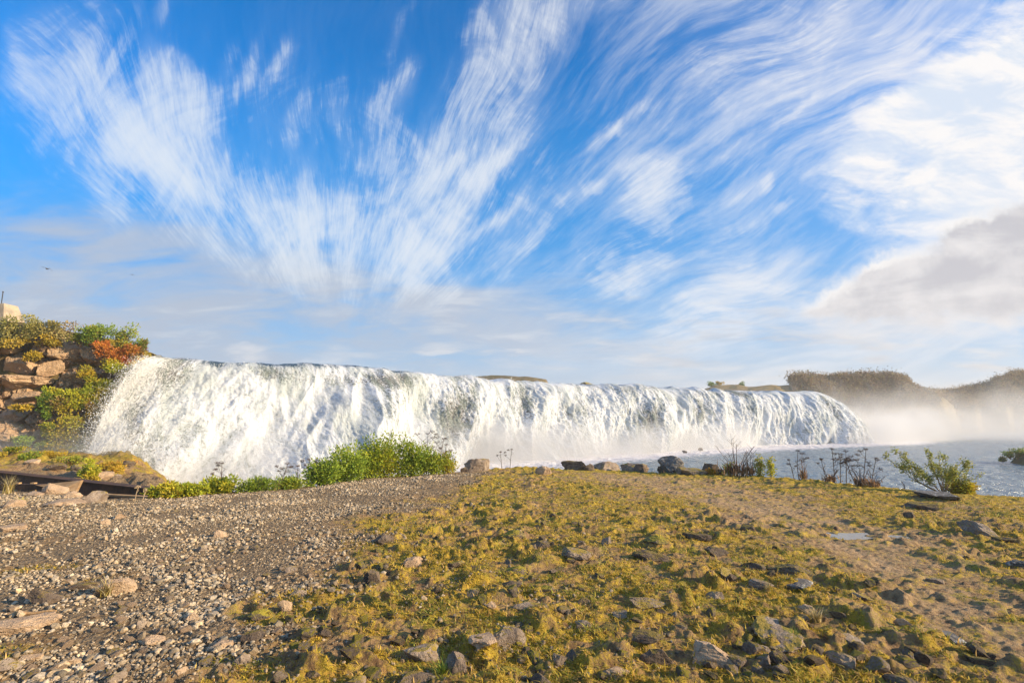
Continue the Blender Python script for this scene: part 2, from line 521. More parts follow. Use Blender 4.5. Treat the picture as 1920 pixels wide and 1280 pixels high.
# ------------------------------------------------------------------ lower and upper river
def m_river(t):
    p = t.geo
    q = t.mapping(p, scale=(1, 1.6, 1))
    n1 = t.noise(q, .9, 5, .6, .6); n2 = t.noise(q, 4.5, 4, .6)
    f = t.attr('foam', 'Fac')
    fk = t.sm(t.m('ADD', f, t.m('MULTIPLY', t.m('SUBTRACT', t.noise(q, 2.2, 6, .7, .5), .5), 1.3)), .42, .75)
    col = t.mix(fk, (.18, .235, .27), (.70, .67, .69))
    S(t, color=col, rough=t.m('ADD', .2, t.m('MULTIPLY', fk, .6)), spec=.5)
    S(t, normal=t.bump(t.m('ADD', t.m('ADD', n1, t.m('MULTIPLY', n2, .35)), t.m('MULTIPLY', t.noise(q, .35, 3, .6, .4), 1.6)), 1., .5))


M['river'] = mat('river_water', m_river)
thr = np.linspace(-50, 80, 760) * math.pi / 180
rrr = np.geomspace(9.5, 300, 420)
T2, R2 = np.meshgrid(thr, rrr); RX, RY = R2 * np.sin(T2), R2 * np.cos(T2)
dl = -pl_dist(RX, RY, LIP)                                               # distance in front of the lip
amp = ss(70, 25, R2) * .5 + .8
RZ = RIVER + amp * (.10 * fbm(RX * .5, RY * .8, 0, 4, 91) + .07 * fbm(RX * 1.6, RY * 2.4, 0, 3, 92)) + .22 * ss(16, 5, dl) * fbm(RX * .8, RY * .8, 0, 4, 93)
foam = .9 * ss(15, 4, dl) + .27
foam = foam + .10 * ss(70, 90, R2)
me = make_mesh('river', np.stack([RX, RY, RZ], -1).reshape(-1, 3), None, grid_quads(len(rrr), len(thr)), smooth=True, attrs={'foam': foam})
tag(link('river', me, M['river']), kind='structure')

# ------------------------------------------------------------------ the waterfall
def m_fall(t):
    uv = t.new('ShaderNodeUVMap', uv_map='flow').outputs[0]
    hole = t.attr('hole', 'Fac'); edge = t.attr('edge', 'Fac')
    st = t.mapping(uv, scale=(1, .30, 1)); gr = t.mapping(uv, scale=(1, .55, 1))
    n1 = t.noise(st, 2.2, 6, .65, .3, dim='2D'); n2 = t.noise(gr, 9, 5, .75, .4, dim='2D'); n3 = t.noise(gr, 26, 3, .7, 0, dim='2D')
    k = t.m('ADD', t.m('MULTIPLY', t.m('SUBTRACT', n2, .5), 1.5), t.m('MULTIPLY', t.m('SUBTRACT', n3, .5), 1.1))
    k = t.m('ADD', k, t.m('MULTIPLY', t.m('SUBTRACT', n1, .5), 1.1))
    h = t.sm(t.m('ADD', hole, t.m('MULTIPLY', k, 1.15)), .36, .74)
    white = t.mix(t.sm(n1, .4, .65), (.73, .755, .79), (.52, .56, .59))
    white = t.mix(t.sm(t.m('ADD', t.m('MULTIPLY', n2, .55), t.m('MULTIPLY', n3, .45)), .45, .60, .0, .30), white, (.29, .29, .28))
    white = t.mix(t.sm(t.noise(st, .5, 4, .6, .3, dim='2D'), .50, .66, 0, .5), white, (.36, .41, .385))
    col = t.mix(h, white, t.mix(t.sm(n1, .4, .6), (.10, .095, .085), (.16, .19, .17)))
    col = t.mix(t.sm(t.m('ADD', edge, t.m('MULTIPLY', k, .7)), .55, .95), col, (.035, .07, .10))
    S(t, color=col, rough=t.m('SUBTRACT', .7, t.m('MULTIPLY', t.sm(edge, .3, .9), .5)), spec=.3)
    hh = t.m('ADD', t.m('MULTIPLY', n2, .9), t.m('MULTIPLY', n3, .6))
    hh = t.m('ADD', hh, n1)
    S(t, normal=t.bump(hh, .8, .14))


M['fall'] = mat('falling_water', m_fall)
M['drop'] = mat('white_droplets', lambda t: S(t, color=(.66, .66, .64), rough=.5, spec=.4))
na, nv = 1900, 300
aa = np.linspace(0, LT, na)
lx, ly = smooth_curve(LIP, _seg, aa, 2.5)
tx, ty = np.gradient(lx, aa), np.gradient(ly, aa); tl = np.hypot(tx, ty); tx /= tl; ty /= tl
nx, ny = ty, -tx                                                         # towards the pool
bul = 3.6 * fbm(aa * .055, aa * 0, 0, 2, 101) + 1.8 * fbm(aa * .16, aa * 0 + 5, 0, 2, 102)
vv = np.linspace(0, 1, nv)
up_m = 9.0; throw = (4.9 + 2.2 * fbm(aa * .10, aa * 0 + 9, 0, 2, 103)) * (.62 + .38 * ss(0, 9, aa)) + 2.4 * ss(LT - 16, LT, aa)
lpx = 960 + 970 * lx / ly
gentle = ss(790, 1000, lpx) * ss(1560, 1380, lpx)                        # a slow slide over the ledge in the middle
drop = 5.12 - RIVER + .4
A_, W_ = np.meshgrid(aa, vv)
def col_(q): return np.broadcast_to(q[None, :], A_.shape)
kup = .30
D = np.where(W_ < kup, -up_m * (1 - W_ / kup), 0)
ph = np.clip((W_ - kup) / (1 - kup), 0, 1)
ph2 = ph ** .62
D = np.where(W_ >= kup, col_(throw) * ph2, D)
g = col_(gentle)
Z = np.where(W_ < kup, .03 * (-D) * g, 0)
q = D / col_(throw)
eq = ss(LT - 16, LT, A_)                                                 # the end of the fall slides off more gradually
Z = np.where(W_ >= kup, -drop * ((.10 + .22 * eq) * q + (.90 - .22 * eq) * q ** 2.15), Z)
Z = Z + 5.02 - .22 * g + col_(.35 * fbm(aa * .11, aa * 0 + 3, 0, 3, 104) + .75 * fbm(aa * .33, aa * 0 + 7, 0, 4, 105) * (.25 + .75 * gentle) - 1.3 * np.clip((aa - (LT - 6)) / 6, 0, 1) ** 2)
X = col_(lx) + col_(nx) * (D + col_(bul)); Y = col_(ly) + col_(ny) * (D + col_(bul))
# the left end fans out to the left over the rock
fan = ss(7, 0, A_) * np.clip(q, 0, 1) ** .8 * 3.6
X = X - col_(tx) * fan * .9; Y = Y - col_(ty) * fan * .9
# arc length for the streak coordinates
s = np.cumsum(np.r_[np.zeros((1, na)), np.sqrt(np.diff(D, axis=0) ** 2 + np.diff(Z, axis=0) ** 2)], axis=0)
fl = ss(-1.2, 2.0, D)
rid = fbm(A_ * .16 + .12 * s, s * .07, 0, 2, 111) * 5.0 + (.3 - np.abs(fbm(A_ * .42 + .16 * s, s * .15, 0, 3, 112)) * 1.6) * 1.5
calm = ss(-.12, .25, fbm(A_ * .25 + .05 * s, s * .12, 0, 2, 120))
tur = fbm(A_ * .9 + .15 * s, s * .28, 0, 3, 113) * .55 + (.35 - np.abs(fbm(A_ * 2.6, s * .8, 0, 4, 115)) * 1.8) * .24 * (1 - .8 * calm) + fbm(A_ * 10, s * 3.5, 0, 3, 114) * .16 * (1 - .6 * calm)
rid = rid * (1 - .85 * ss(LT - 15, LT - 2, A_)) - .3 * ss(LT - 12, LT, A_)
off = fl * (rid * (.3 + .7 * ph) + tur * (.35 + .65 * ss(0, .25, ph)))
dD, dZ = np.gradient(D, axis=0), np.gradient(Z, axis=0); nl = np.hypot(dD, dZ) + 1e-6
oh, oz = -dZ / nl, dD / nl
X = X + col_(nx) * oh * off; Y = Y + col_(ny) * oh * off; Z = Z + oz * off * .8
wav = (1 - ss(-.5, 1, D)) * ((.08 + .14 * g) * fbm(A_ * .9, D * .5, 0, 4, 116) * 1.6 + .10 * fbm(A_ * .3, D * .1, 0, 2, 118))
Z = Z + wav
P = np.stack([X, Y, Z], -1)
px_, py_ = proj(P)
hole = .08 + .9 * fbm(A_ * .22 + .06 * s, s * .10, 0, 3, 117) + .35 * fbm(A_ * .9, s * .25, 0, 3, 121)
def blob(cx, cy, rx_, ry_, a): return 1.25 * a * np.exp(-(((px_ - cx) / rx_) ** 2 + ((py_ - cy) / ry_) ** 2))
for b in ((250, 790, 32, 80, .52), (318, 700, 34, 36, .48), (295, 850, 80, 60, .26), (330, 770, 60, 60, .22), (520, 700, 36, 20, .42), (640, 712, 70, 16, .30), (350, 675, 30, 16, .2),
          (735, 712, 60, 17, .5), (580, 720, 22, 16, .3), (845, 775, 26, 60, .52), (760, 770, 50, 50, .27), (985, 770, 20, 70, .36), (1060, 780, 60, 60, .2), (240, 690, 30, 30, .2),
          (1230, 790, 40, 40, .26), (1315, 760, 20, 40, .3), (1410, 770, 20, 30, .2), (930, 760, 60, 30, .12), (1180, 728, 90, 9, .3), (1380, 737, 70, 8, .28), (470, 860, 90, 60, .08)):
    hole = hole + blob(*b)
hole = hole + .18 * ss(1440, 1560, px_)
hole = hole - .35 * ss(820, 900, py_) * ss(420, 700, px_)
edge = ss(1.5, .2, D) * (.30 + .62 * ss(300, 360, px_) * ss(830, 760, px_) + 1.5 * fbm(A_ * .45, s * .15, 0, 3, 119) * (1 - .4 * g))
me = make_mesh('waterfall', P.reshape(-1, 3), None, grid_quads(nv, na)[:, ::-1], smooth=True,
               uv=np.stack([A_, s], -1).reshape(-1, 2), attrs={'hole': hole, 'edge': edge})
wf = tag(link('waterfall', me, M['fall']), 'wide curtain of white water pouring over a long rock ledge into the river', 'waterfall', kind='thing')

# rock ledge behind the water so that nothing hollow is seen from the side
lb = MB()
sx = np.linspace(0, LT, 120); bx, by = smooth_curve(LIP, _seg, sx, 2.5)
gx_, gy_ = np.gradient(bx, sx), np.gradient(by, sx)
rows = []
for zz, back in ((4.3, 9.), (4.55, .6), (3.6, .35), (1, .6), (-3.2, .2)):
    rows.append(np.stack([bx - gy_ * back, by + gx_ * back, np.full(120, zz) + .25 * fbm(sx * .8, sx * 0 + zz, 0, 3, 7)], -1))
lb.add(np.concatenate(rows), None, grid_quads(5, 120)[:, ::-1], (.06, .055, .05))
tag(lb.obj('rock_ledge', M['stem'], smooth=True), kind='structure')
bm = bmesh.new()
for c in ((-42, 44, 4.95), (-16.5, 37.5, 4.95), (1, 54, 4.95), (22, 68.5, 4.95), (41, 79.5, 4.95), (44, 92, 4.95), (44, 200, 4.95), (-140, 200, 4.95)): bm.verts.new(c)
bm.faces.new(bm.verts); me2 = bpy.data.meshes.new('upper_river'); bm.to_mesh(me2); bm.free()
tag(link('upper_river', me2, M['river']), kind='structure')

# flying drops thrown off the curtain, thick at the ragged left end
def droplets():
    V0 = np.array([(1, 1, 1), (1, -1, -1), (-1, 1, -1), (-1, -1, 1)], float) * .6
    F0 = np.array([(0, 1, 2), (0, 3, 1), (0, 2, 3), (1, 3, 2)])
    n = 110000
    i = (rng.random(n) ** 2.0 * (na - 2)).astype(int)
    j = rng.integers(int(nv * .33), nv - 2, n)
    lf = rng.random(n) < .30
    i = np.where(lf, (np.abs(rng.normal(0, 40, n))).astype(int) % na, i)
    p = P[j, i].copy()
    ox = rng.exponential(.16, n) * (1 + 1.2 * lf)
    p[:, 0] += nx[i] * ox - tx[i] * np.where(lf, rng.exponential(.22, n), 0); p[:, 1] += ny[i] * ox - ty[i] * np.where(lf, rng.exponential(.35, n), 0)
    p[:, 2] += rng.normal(0, .12, n)
    dist = np.hypot(p[:, 0], p[:, 1])
    r = rng.lognormal(0, .45, n) * .0095 * np.clip(dist / 40, .7, 1.3)
    V = p[:, None] + (V0 * np.array([1, 1, 2.0]))[None] * r[:, None, None]
    T = (np.arange(n) * 4)[:, None, None] + F0[None]
    tag(link('spray_droplets', make_mesh('spray_droplets', V.reshape(-1, 3), T.reshape(-1, 3)), M['drop']), 'fine white drops flying off the falling water', 'spray', kind='stuff')


droplets()

# ------------------------------------------------------------------ palettes
YG = [(.52, .50, .03), (.38, .42, .03), (.62, .50, .04), (.26, .32, .03)]
GREEN = [(.16, .26, .03), (.25, .36, .04), (.34, .42, .05), (.10, .17, .02)]
CREAM = [(.45, .40, .13), (.36, .32, .08), (.24, .24, .06), (.55, .47, .2)]
OLIVE = [(.42, .30, .03), (.55, .38, .03), (.32, .26, .03), (.62, .43, .05)]
ORANGE = [(.62, .20, .03), (.55, .13, .03), (.45, .25, .04), (.68, .28, .05)]
BROWN = [(.26, .16, .06), (.34, .20, .07), (.22, .20, .06), (.40, .26, .1)]


def pal(p, n):
    c = np.array(p)[rng.integers(0, len(p), n)]
    return c * (1 + .25 * rng.normal(size=(n, 1))).clip(.5, 1.6)


def leaf_cloud(mb, cen, rad, n, L, palette, lobes=9):
    """leaf-sized faces in uneven clumps"""
    cen = np.asarray(cen, float); rad = np.asarray(rad, float)
    lc = rng.normal(size=(lobes, 3)); lc /= np.linalg.norm(lc, axis=1)[:, None]; lc *= (rng.random((lobes, 1)) ** .5) * .78
    lr_ = .22 + .26 * rng.random(lobes)
    k = rng.integers(0, lobes, n)
    d = rng.normal(size=(n, 3)); d /= np.linalg.norm(d, axis=1)[:, None]
    P_ = lc[k] + d * lr_[k][:, None] * (rng.random((n, 1)) ** .4) * rng.choice([1, 1, 1, 1.35], (n, 1))
    D_ = d + rng.normal(size=(n, 3)) * .7 + np.array([0, 0, .35])
    base = np.array(palette)[rng.integers(0, len(palette), lobes)][k]
    col = (base * .6 + pal(palette, n) * .4)
    mb.leaves(cen + P_ * rad, D_, L * rng.uniform(.6, 1.3, n), L * .6 * rng.uniform(.7, 1.2, n), col)
    return cen + lc * rad


def shrub(cen, rad, n, L, palette, label, group=None, name='shrub', cat='shrub', foot=None, lobes=9):
    cen = np.asarray(cen, float)
    base = cen - np.array([0, 0, rad[2]]) if foot is None else np.asarray(foot, float)
    root = empty(name, base, label, cat, group)
    mb = MB(); tips = leaf_cloud(mb, cen - base, rad, n, L, palette, lobes); mb.obj('foliage', M['leaf'], root)
    ms = MB()
    for tp in tips:
        m1 = tp * .5 + rng.normal(size=3) * .06 * np.linalg.norm(rad)
        ms.tube([np.zeros(3), m1, tp], [.012 * L / .05, .009 * L / .05, .004 * L / .05], 4, (.12, .08, .05))
    ms.obj('stem', M['stem'], root)
    return root


# ------------------------------------------------------------------ cliff on the left
for _k in ('rock_grey', 'rock_dark', 'rock_tan'): bpy.data.materials.remove(M[_k])
M['rock_tan'] = mat('tan_rock', m_rock((.38, .26, .165), (.52, .37, .24), (.25, .17, .11), sc_=6))
M['rock_grey'] = mat('grey_rock', m_rock((.20, .15, .115), (.36, .28, .21), (.11, .085, .07), moss=(.30, .215, .04), sc_=7, mth=.82))
M['rock_dark'] = mat('dark_rock', m_rock((.085, .062, .048), (.19, .14, .10), (.05, .042, .036), moss=(.20, .145, .035), sc_=8, mth=.82))


def m_cliff(t):
    p = t.geo
    n1 = t.noise(p, .9, 6, .65); n2 = t.noise(p, 4.5, 6, .7); n3 = t.noise(p, 18, 4, .7)
    v = t.attr('block', 'Fac')
    c = t.mix(v, (.36, .22, .12), (.62, .42, .25))
    c = t.mix(t.sm(n2, .45, .7, 0, .7), c, (.16, .12, .09))
    c = t.mix(t.sm(n1, .55, .7, 0, .6), c, (.33, .27, .2))
    mo = t.attr('moss', 'Fac')
    mc = t.mix(t.sm(n2, .35, .65), (.20, .15, .015), (.42, .33, .03))
    mc = t.mix(t.sm(n1, .5, .62), mc, (.34, .17, .03))
    c = t.mix(t.sm(t.m('ADD', mo, t.m('MULTIPLY', t.m('SUBTRACT', n2, .5), 1.2)), .45, .6), c, mc)
    S(t, color=c, rough=.9, spec=.2)
    S(t, normal=t.bump(t.m('ADD', n2, t.m('MULTIPLY', n3, .6)), 1., .12))


M['cliff'] = mat('cliff_rock', m_cliff)


def cliff_top(px): return np.interp(px, [-200, 0, 100, 200, 290, 330], [7.0, 6.55, 6.2, 5.75, 5.05, 4.9])


def cliff_face():
    ns, nv2 = 620, 300
    s_ = np.linspace(3, _cs[-1], ns); v_ = np.linspace(0, 1.35, nv2)
    cx, cy = smooth_curve(CL, _cs, s_, 1.0)
    ux, uy = np.gradient(cx, s_), np.gradient(cy, s_); l = np.hypot(ux, uy); ux /= l; uy /= l
    ox, oy = uy, -ux
    Sg, Vg = np.meshgrid(s_, v_)
    b = lambda q: np.broadcast_to(q[None], Sg.shape)
    top = cliff_top(960 + 970 * cx / cy)
    face = np.clip(Vg, 0, 1); cap = np.clip(Vg - 1, 0, 1) / .35
    zz = -1.6 + (b(top) + 1.6) * face + .3 * cap
    back = 1.5 * face ** 1.2 + 6.5 * cap
    X_ = b(cx) - b(ox) * back; Y_ = b(cy) - b(oy) * back
    wx, wy, wz = X_ + .3 * fbm(X_, zz, Y_, 2, 5), Y_, zz + .25 * fbm(X_ * 1.3, zz * 1.3, Y_, 2, 6)
    d1, d2_, cid = worley(Sg * .75 + .25 * fbm(Sg, zz, 0, 2, 5), wz * 1.05, Y_ * .3, 3)
    e1, e2, cid2 = worley(Sg * 2.1, wz * 2.6, Y_ * .6, 4)
    crack = ss(.0, .13, d2_ - d1); crack2 = ss(0, .16, e2 - e1)
    disp = 1.0 * (cid - .45) + .35 * (crack - 1) + (.34 * (cid2 - .5) + .12 * (crack2 - 1)) + .3 * fbm(Sg * 1.2, zz * 1.6, 0, 4, 8) + .08 * fbm(Sg * 7, zz * 7, 0, 3, 9)
    band = .5 * np.sin(zz * 1.7 + 1.2 * fbm(Sg * .3, zz * .2, 0, 2, 10) * 3)
    fade = (1 - .75 * np.clip(cap * 2, 0, 1))
    X_ = X_ + b(ox) * (disp + band * .6) * fade; Y_ = Y_ + b(oy) * (disp + band * .6) * fade
    zz = zz + cap * .3 * fbm(Sg, Vg * 8, 0, 3, 12)
    Pc = np.stack([X_, Y_, zz], -1); qx, qy = proj(Pc)
    mo = -.15 + 1.1 * fbm(Sg * .5, zz * .5, 0, 3, 13) + .9 * ss(150, 215, qx) + 1.2 * ss(.96, 1.03, Vg) + .5 * ss(770, 830, qy) * ss(60, 110, qx) + .35 * ss(690, 760, qy) * ss(70, 120, qx) * ss(200, 120, qx)
    me = make_mesh('cliff', Pc.reshape(-1, 3), None, grid_quads(nv2, ns), attrs={'moss': mo, 'block': np.clip(.25 + .4 * cid + .45 * cid2, 0, 1)})
    tag(link('cliff', me, M['cliff']), kind='structure')


cliff_face()


def cliff_pt(px, py, out=.5):
    """the point of the cliff's plane seen at a pixel, a little in front of it"""
    rx_, ry_, rz_ = ray(px, py)
    best = None
    for (ax, ay), (bx_, by_) in zip(CL[:-1], CL[1:]):
        ex, ey = bx_ - ax, by_ - ay
        det = rx_ * -ey + ex * ry_
        if abs(det) < 1e-9: continue
        tt = (ax * -ey + ex * ay) / det
        uu = (rx_ * ay - ry_ * ax) / det
        if -.01 <= uu <= 1.01 and tt > 0 and (best is None or tt < best): best = tt
    best = best or 29
    z_ = EYE + rz_ * best
    fz = min(max((z_ + 1.6) / 8, 0), 1)
    tt = best + (1.5 * fz ** 1.2) - out
    return np.array([rx_ * tt, ry_ * tt, EYE + rz_ * tt])


def shr(px, py, wx_, wy_, palette, label, n=None, L=.12, out=.5, group='plants growing on the cliff'):
    p_ = cliff_pt(px, py, out); d = p_[1]
    rx_, rz_ = wx_ / F * d * 1.2, wy_ / F * d * 1.2
    n = n or int(900 * (wx_ * wy_) / 600 + 500)
    shrub(p_, (rx_, rx_ * .7, rz_), n, L, palette, label, group)


for a in (
    (18, 612, 34, 17, CREAM, 'cream and green willow shrub at the cliff top, leftmost of the top row'),
    (62, 613, 34, 19, CREAM, 'pale yellow leafy shrub on the cliff top, second of the top row from the left'),
    (108, 622, 32, 19, BROWN + CREAM, 'brownish shrub on the cliff top right of the two pale ones'),
    (150, 627, 28, 19, OLIVE + GREEN, 'olive green shrub on the cliff top, fourth of the top row from the left'),
    (186, 628, 28, 22, GREEN, 'tallest dark green bushy shrub on the cliff top'),
    (236, 638, 28, 22, GREEN + OLIVE, 'green shrub on the cliff top nearest the waterfall'),
    (268, 652, 16, 16, GREEN + BROWN, 'small twiggy green shrub at the brink beside the top of the falls'),
    (196, 654, 24, 14, ORANGE, 'orange leaved shrub below the green shrubs on the cliff'),
    (240, 664, 26, 17, ORANGE, 'brightest red-orange shrub on the cliff, close to the falls'),
    (20, 640, 30, 12, OLIVE + CREAM, 'low dark olive shrub hanging over the rocks at the far left'),
    (80, 642, 28, 12, OLIVE, 'olive cushion of leaves just above the reddish boulder'),
    (205, 690, 26, 20, YG, 'yellow-green plant hanging below the orange shrubs'),
    (240, 697, 20, 18, OLIVE + YG, 'mustard yellow plant beside the falling water'),
    (192, 722, 24, 20, YG + OLIVE, 'yellow cushion halfway down the cliff beside the falls'),
    (214, 742, 18, 26, OLIVE, 'dark mustard hanging grass right beside the falls'),
    (140, 738, 30, 16, YG, 'bright yellow leafy plant below the pale middle boulder'),
    (112, 762, 26, 18, YG + BROWN, 'yellow and russet plant on the middle of the cliff'),
    (80, 768, 16, 22, GREEN, 'narrow green plant climbing the cliff at the left'),
    (135, 790, 32, 24, YG + OLIVE, 'wide yellow-green plant on the lower cliff'),
    (176, 780, 20, 32, OLIVE + BROWN, 'rusty olive hanging plant on the lower cliff by the falls'),
    (100, 806, 26, 18, YG, 'yellow leafy plant at the lower left of the cliff'),
    (160, 828, 28, 20, OLIVE, 'mustard moss cushion at the cliff foot'),
    (205, 800, 16, 34, YG + OLIVE, 'tall yellow plant curtain right beside the lower falling water'),
    (120, 846, 40, 14, YG + OLIVE, 'long yellow cushion along the cliff foot'),
    (60, 856, 36, 10, GREEN + OLIVE, 'low dark green strip of plants at the cliff foot'),
    (190, 836, 18, 24, OLIVE + YG, 'mossy clump at the cliff foot where the spray lands'),
    (168, 748, 26, 22, YG, 'yellow plant left of the dark mustard hanging grass'),
    (158, 700, 18, 12, OLIVE + YG, 'small yellow-olive plant between the tan and the widest pale boulder'),
    (60, 668, 16, 8, OLIVE, 'tiny olive cushion between the upper brown boulders'),
    (96, 738, 16, 9, YG + GREEN, 'little green-yellow cushion under the widest pale boulder'),
    (40, 764, 16, 6, OLIVE, 'thin olive fringe under the brown overhanging stone'),
    (128, 818, 30, 18, YG + OLIVE, 'yellow plants filling the lower cliff left of the mustard cushion'),
    (45, 832, 22, 11, GREEN, 'bright green leafy plant at the cliff foot, far left'),
    (84, 836, 16, 11, GREEN + YG, 'small green plant at the cliff foot beside the far left one')):
    shr(*a, out=1.15)

for k, (px, py, w_, h_, lb_) in enumerate((
    (118, 657, 36, 34, 'reddish upright boulder under the cliff top shrubs'), (165, 668, 40, 22, 'tan boulder beside the reddish one, below the olive shrub'),
    (84, 690, 36, 26, 'pinkish boulder left of the middle of the cliff'), (134, 712, 48, 24, 'widest pale tan boulder in the middle of the cliff'),
    (30, 684, 40, 28, 'square brown boulder high at the left end of the cliff'), (26, 716, 62, 22, 'long tan ledge stone at the left end of the cliff'),
    (70, 714, 32, 14, 'flat tan stone between the long ledge stone and the pale boulder'), (46, 744, 44, 20, 'brown overhanging stone below the long ledge stone'),
    (22, 776, 40, 26, 'grey broken boulder low at the left end of the cliff'), (58, 790, 30, 22, 'rounded grey boulder low on the cliff beside the broken one'),
    (20, 806, 34, 18, 'lowest grey boulder at the left end of the cliff'), (150, 766, 24, 20, 'brown boulder half hidden among yellow plants'),
    (188, 700, 24, 14, 'small brown boulder under the orange shrub'), (12, 656, 30, 14, 'dark brown stone just below the cliff top at the far left'))):
    p_ = cliff_pt(px, py, .35); d = p_[1]
    CLIFF_B = globals().setdefault('CLIFF_B', []); CLIFF_B.append((k, p_, w_ / F * d, h_ / F * d, lb_))

# ------------------------------------------------------------------ rocks
_ico = {}


def ico(sub):
    if sub not in _ico:
        bm = bmesh.new(); bmesh.ops.create_icosphere(bm, subdivisions=sub, radius=1)
        _ico[sub] = (np.array([v.co[:] for v in bm.verts]), np.array([[v.index for v in f.verts] for f in bm.faces])); bm.free()
    return _ico[sub]


def rock_verts(seed, dims, sub=4, cuts=14, rough_=.10, flat=False, boxy=0.):
    r_ = np.random.default_rng(seed)
    V, T = ico(sub); V = V.copy()
    if boxy: V = np.sign(V) * np.abs(V) ** (1 - boxy); a_ = r_.uniform(-.35, .35); V = np.stack([V[:, 0] * math.cos(a_) - V[:, 2] * math.sin(a_), V[:, 1], V[:, 0] * math.sin(a_) + V[:, 2] * math.cos(a_)], 1)
    for _ in range(cuts):
        n_ = r_.normal(size=3); n_ /= np.linalg.norm(n_)
        d = r_.uniform(.42, .82); e = V @ n_ - d
        V -= np.clip(e, 0, None)[:, None] * n_ * .97
    if flat:
        V[:, 2] = np.clip(V[:, 2], -1, .45)
    nn = fbm(V[:, 0] * 1.6 + seed, V[:, 1] * 1.6, V[:, 2] * 1.6, 4, seed)
    V *= (1 + rough_ * 2.2 * nn + rough_ * 1.3 * fbm(V[:, 0] * 6 + seed, V[:, 1] * 6, V[:, 2] * 6, 3, seed + 3) + .02 * fbm(V[:, 0] * 20, V[:, 1] * 20, V[:, 2] * 20, 2, seed + 5))[:, None]
    mn, mx = V.min(0), V.max(0)
    V = (V - (mn + mx) / 2) / (mx - mn) * np.asarray(dims)
    return V, T


MK = {'t': 'rock_tan', 'g': 'rock_grey', 'd': 'rock_dark', 'm': 'rock_moss', 'p': 'rock_pale', 'c': 'cliffrock'}
for k, p_, w_, h_, lb_ in CLIFF_B:
    V_, T_ = rock_verts(700 + k, (w_ * 1.2, w_ * 1.1, h_ * 1.25), 5, 7, .10, boxy=.55); p_ = p_ + [0, .25 * w_, 0]
    me = make_mesh('cliff_boulder', V_, T_)
    o = tag(link('cliff_boulder', me, M['rock_grey' if 'grey' in lb_ else 'cliffrock'], loc=p_), lb_, 'boulder', 'boulders standing out of the cliff'); o.rotation_euler = (0, 0, -.6)


def put_rock(x0, x1, y0, y1, kind, label, name='rock', seed=None, tilt=0.):
    px, py = (x0 + x1) / 2, y1
    g_ = on_ground(px, py); d = math.hypot(g_[0], g_[1]); W_ = (x1 - x0) / F * g_[1] * (1.15 if y1 < 892 else 1)
    al = math.atan2(EYE - g_[2], d); Dp = W_ * .62
    hp = (y1 - y0) / F * g_[1]
    vis = max(hp - Dp * math.sin(al), W_ * .20) / math.cos(al) * .95
    if 'f' in kind:
        vis = min(W_ * .22, .10); Dp = min(max((hp - vis * math.cos(al)) / math.sin(al), W_ * .45), W_ * 1.5)
    vis *= .92 if y1 > 900 or y0 > 895 else 1.25
    H = vis * 1.6
    seed = seed or (x0 * 7 + y0) % 9973
    V_, T_ = rock_verts(seed, (W_ * 1.04, Dp, H), 5 if W_ > .28 and g_[1] < 7 else 4, 10 if 'f' not in kind else 8, .11, 'f' in kind)
    u = g_[:2] / d
    loc = (g_[0] + u[0] * Dp * .45, g_[1] + u[1] * Dp * .45)
    z_ = gz(*loc) + vis - H / 2
    z_ = min(z_, g_[2] + vis - H / 2 + .03)
    o = link(name, make_mesh(name, V_, T_), M[MK[kind[0]]], loc=(loc[0], loc[1], z_))
    o.rotation_euler = (0, tilt, math.atan2(-g_[0], g_[1]) * 1.0)
    return tag(o, label, 'rock')


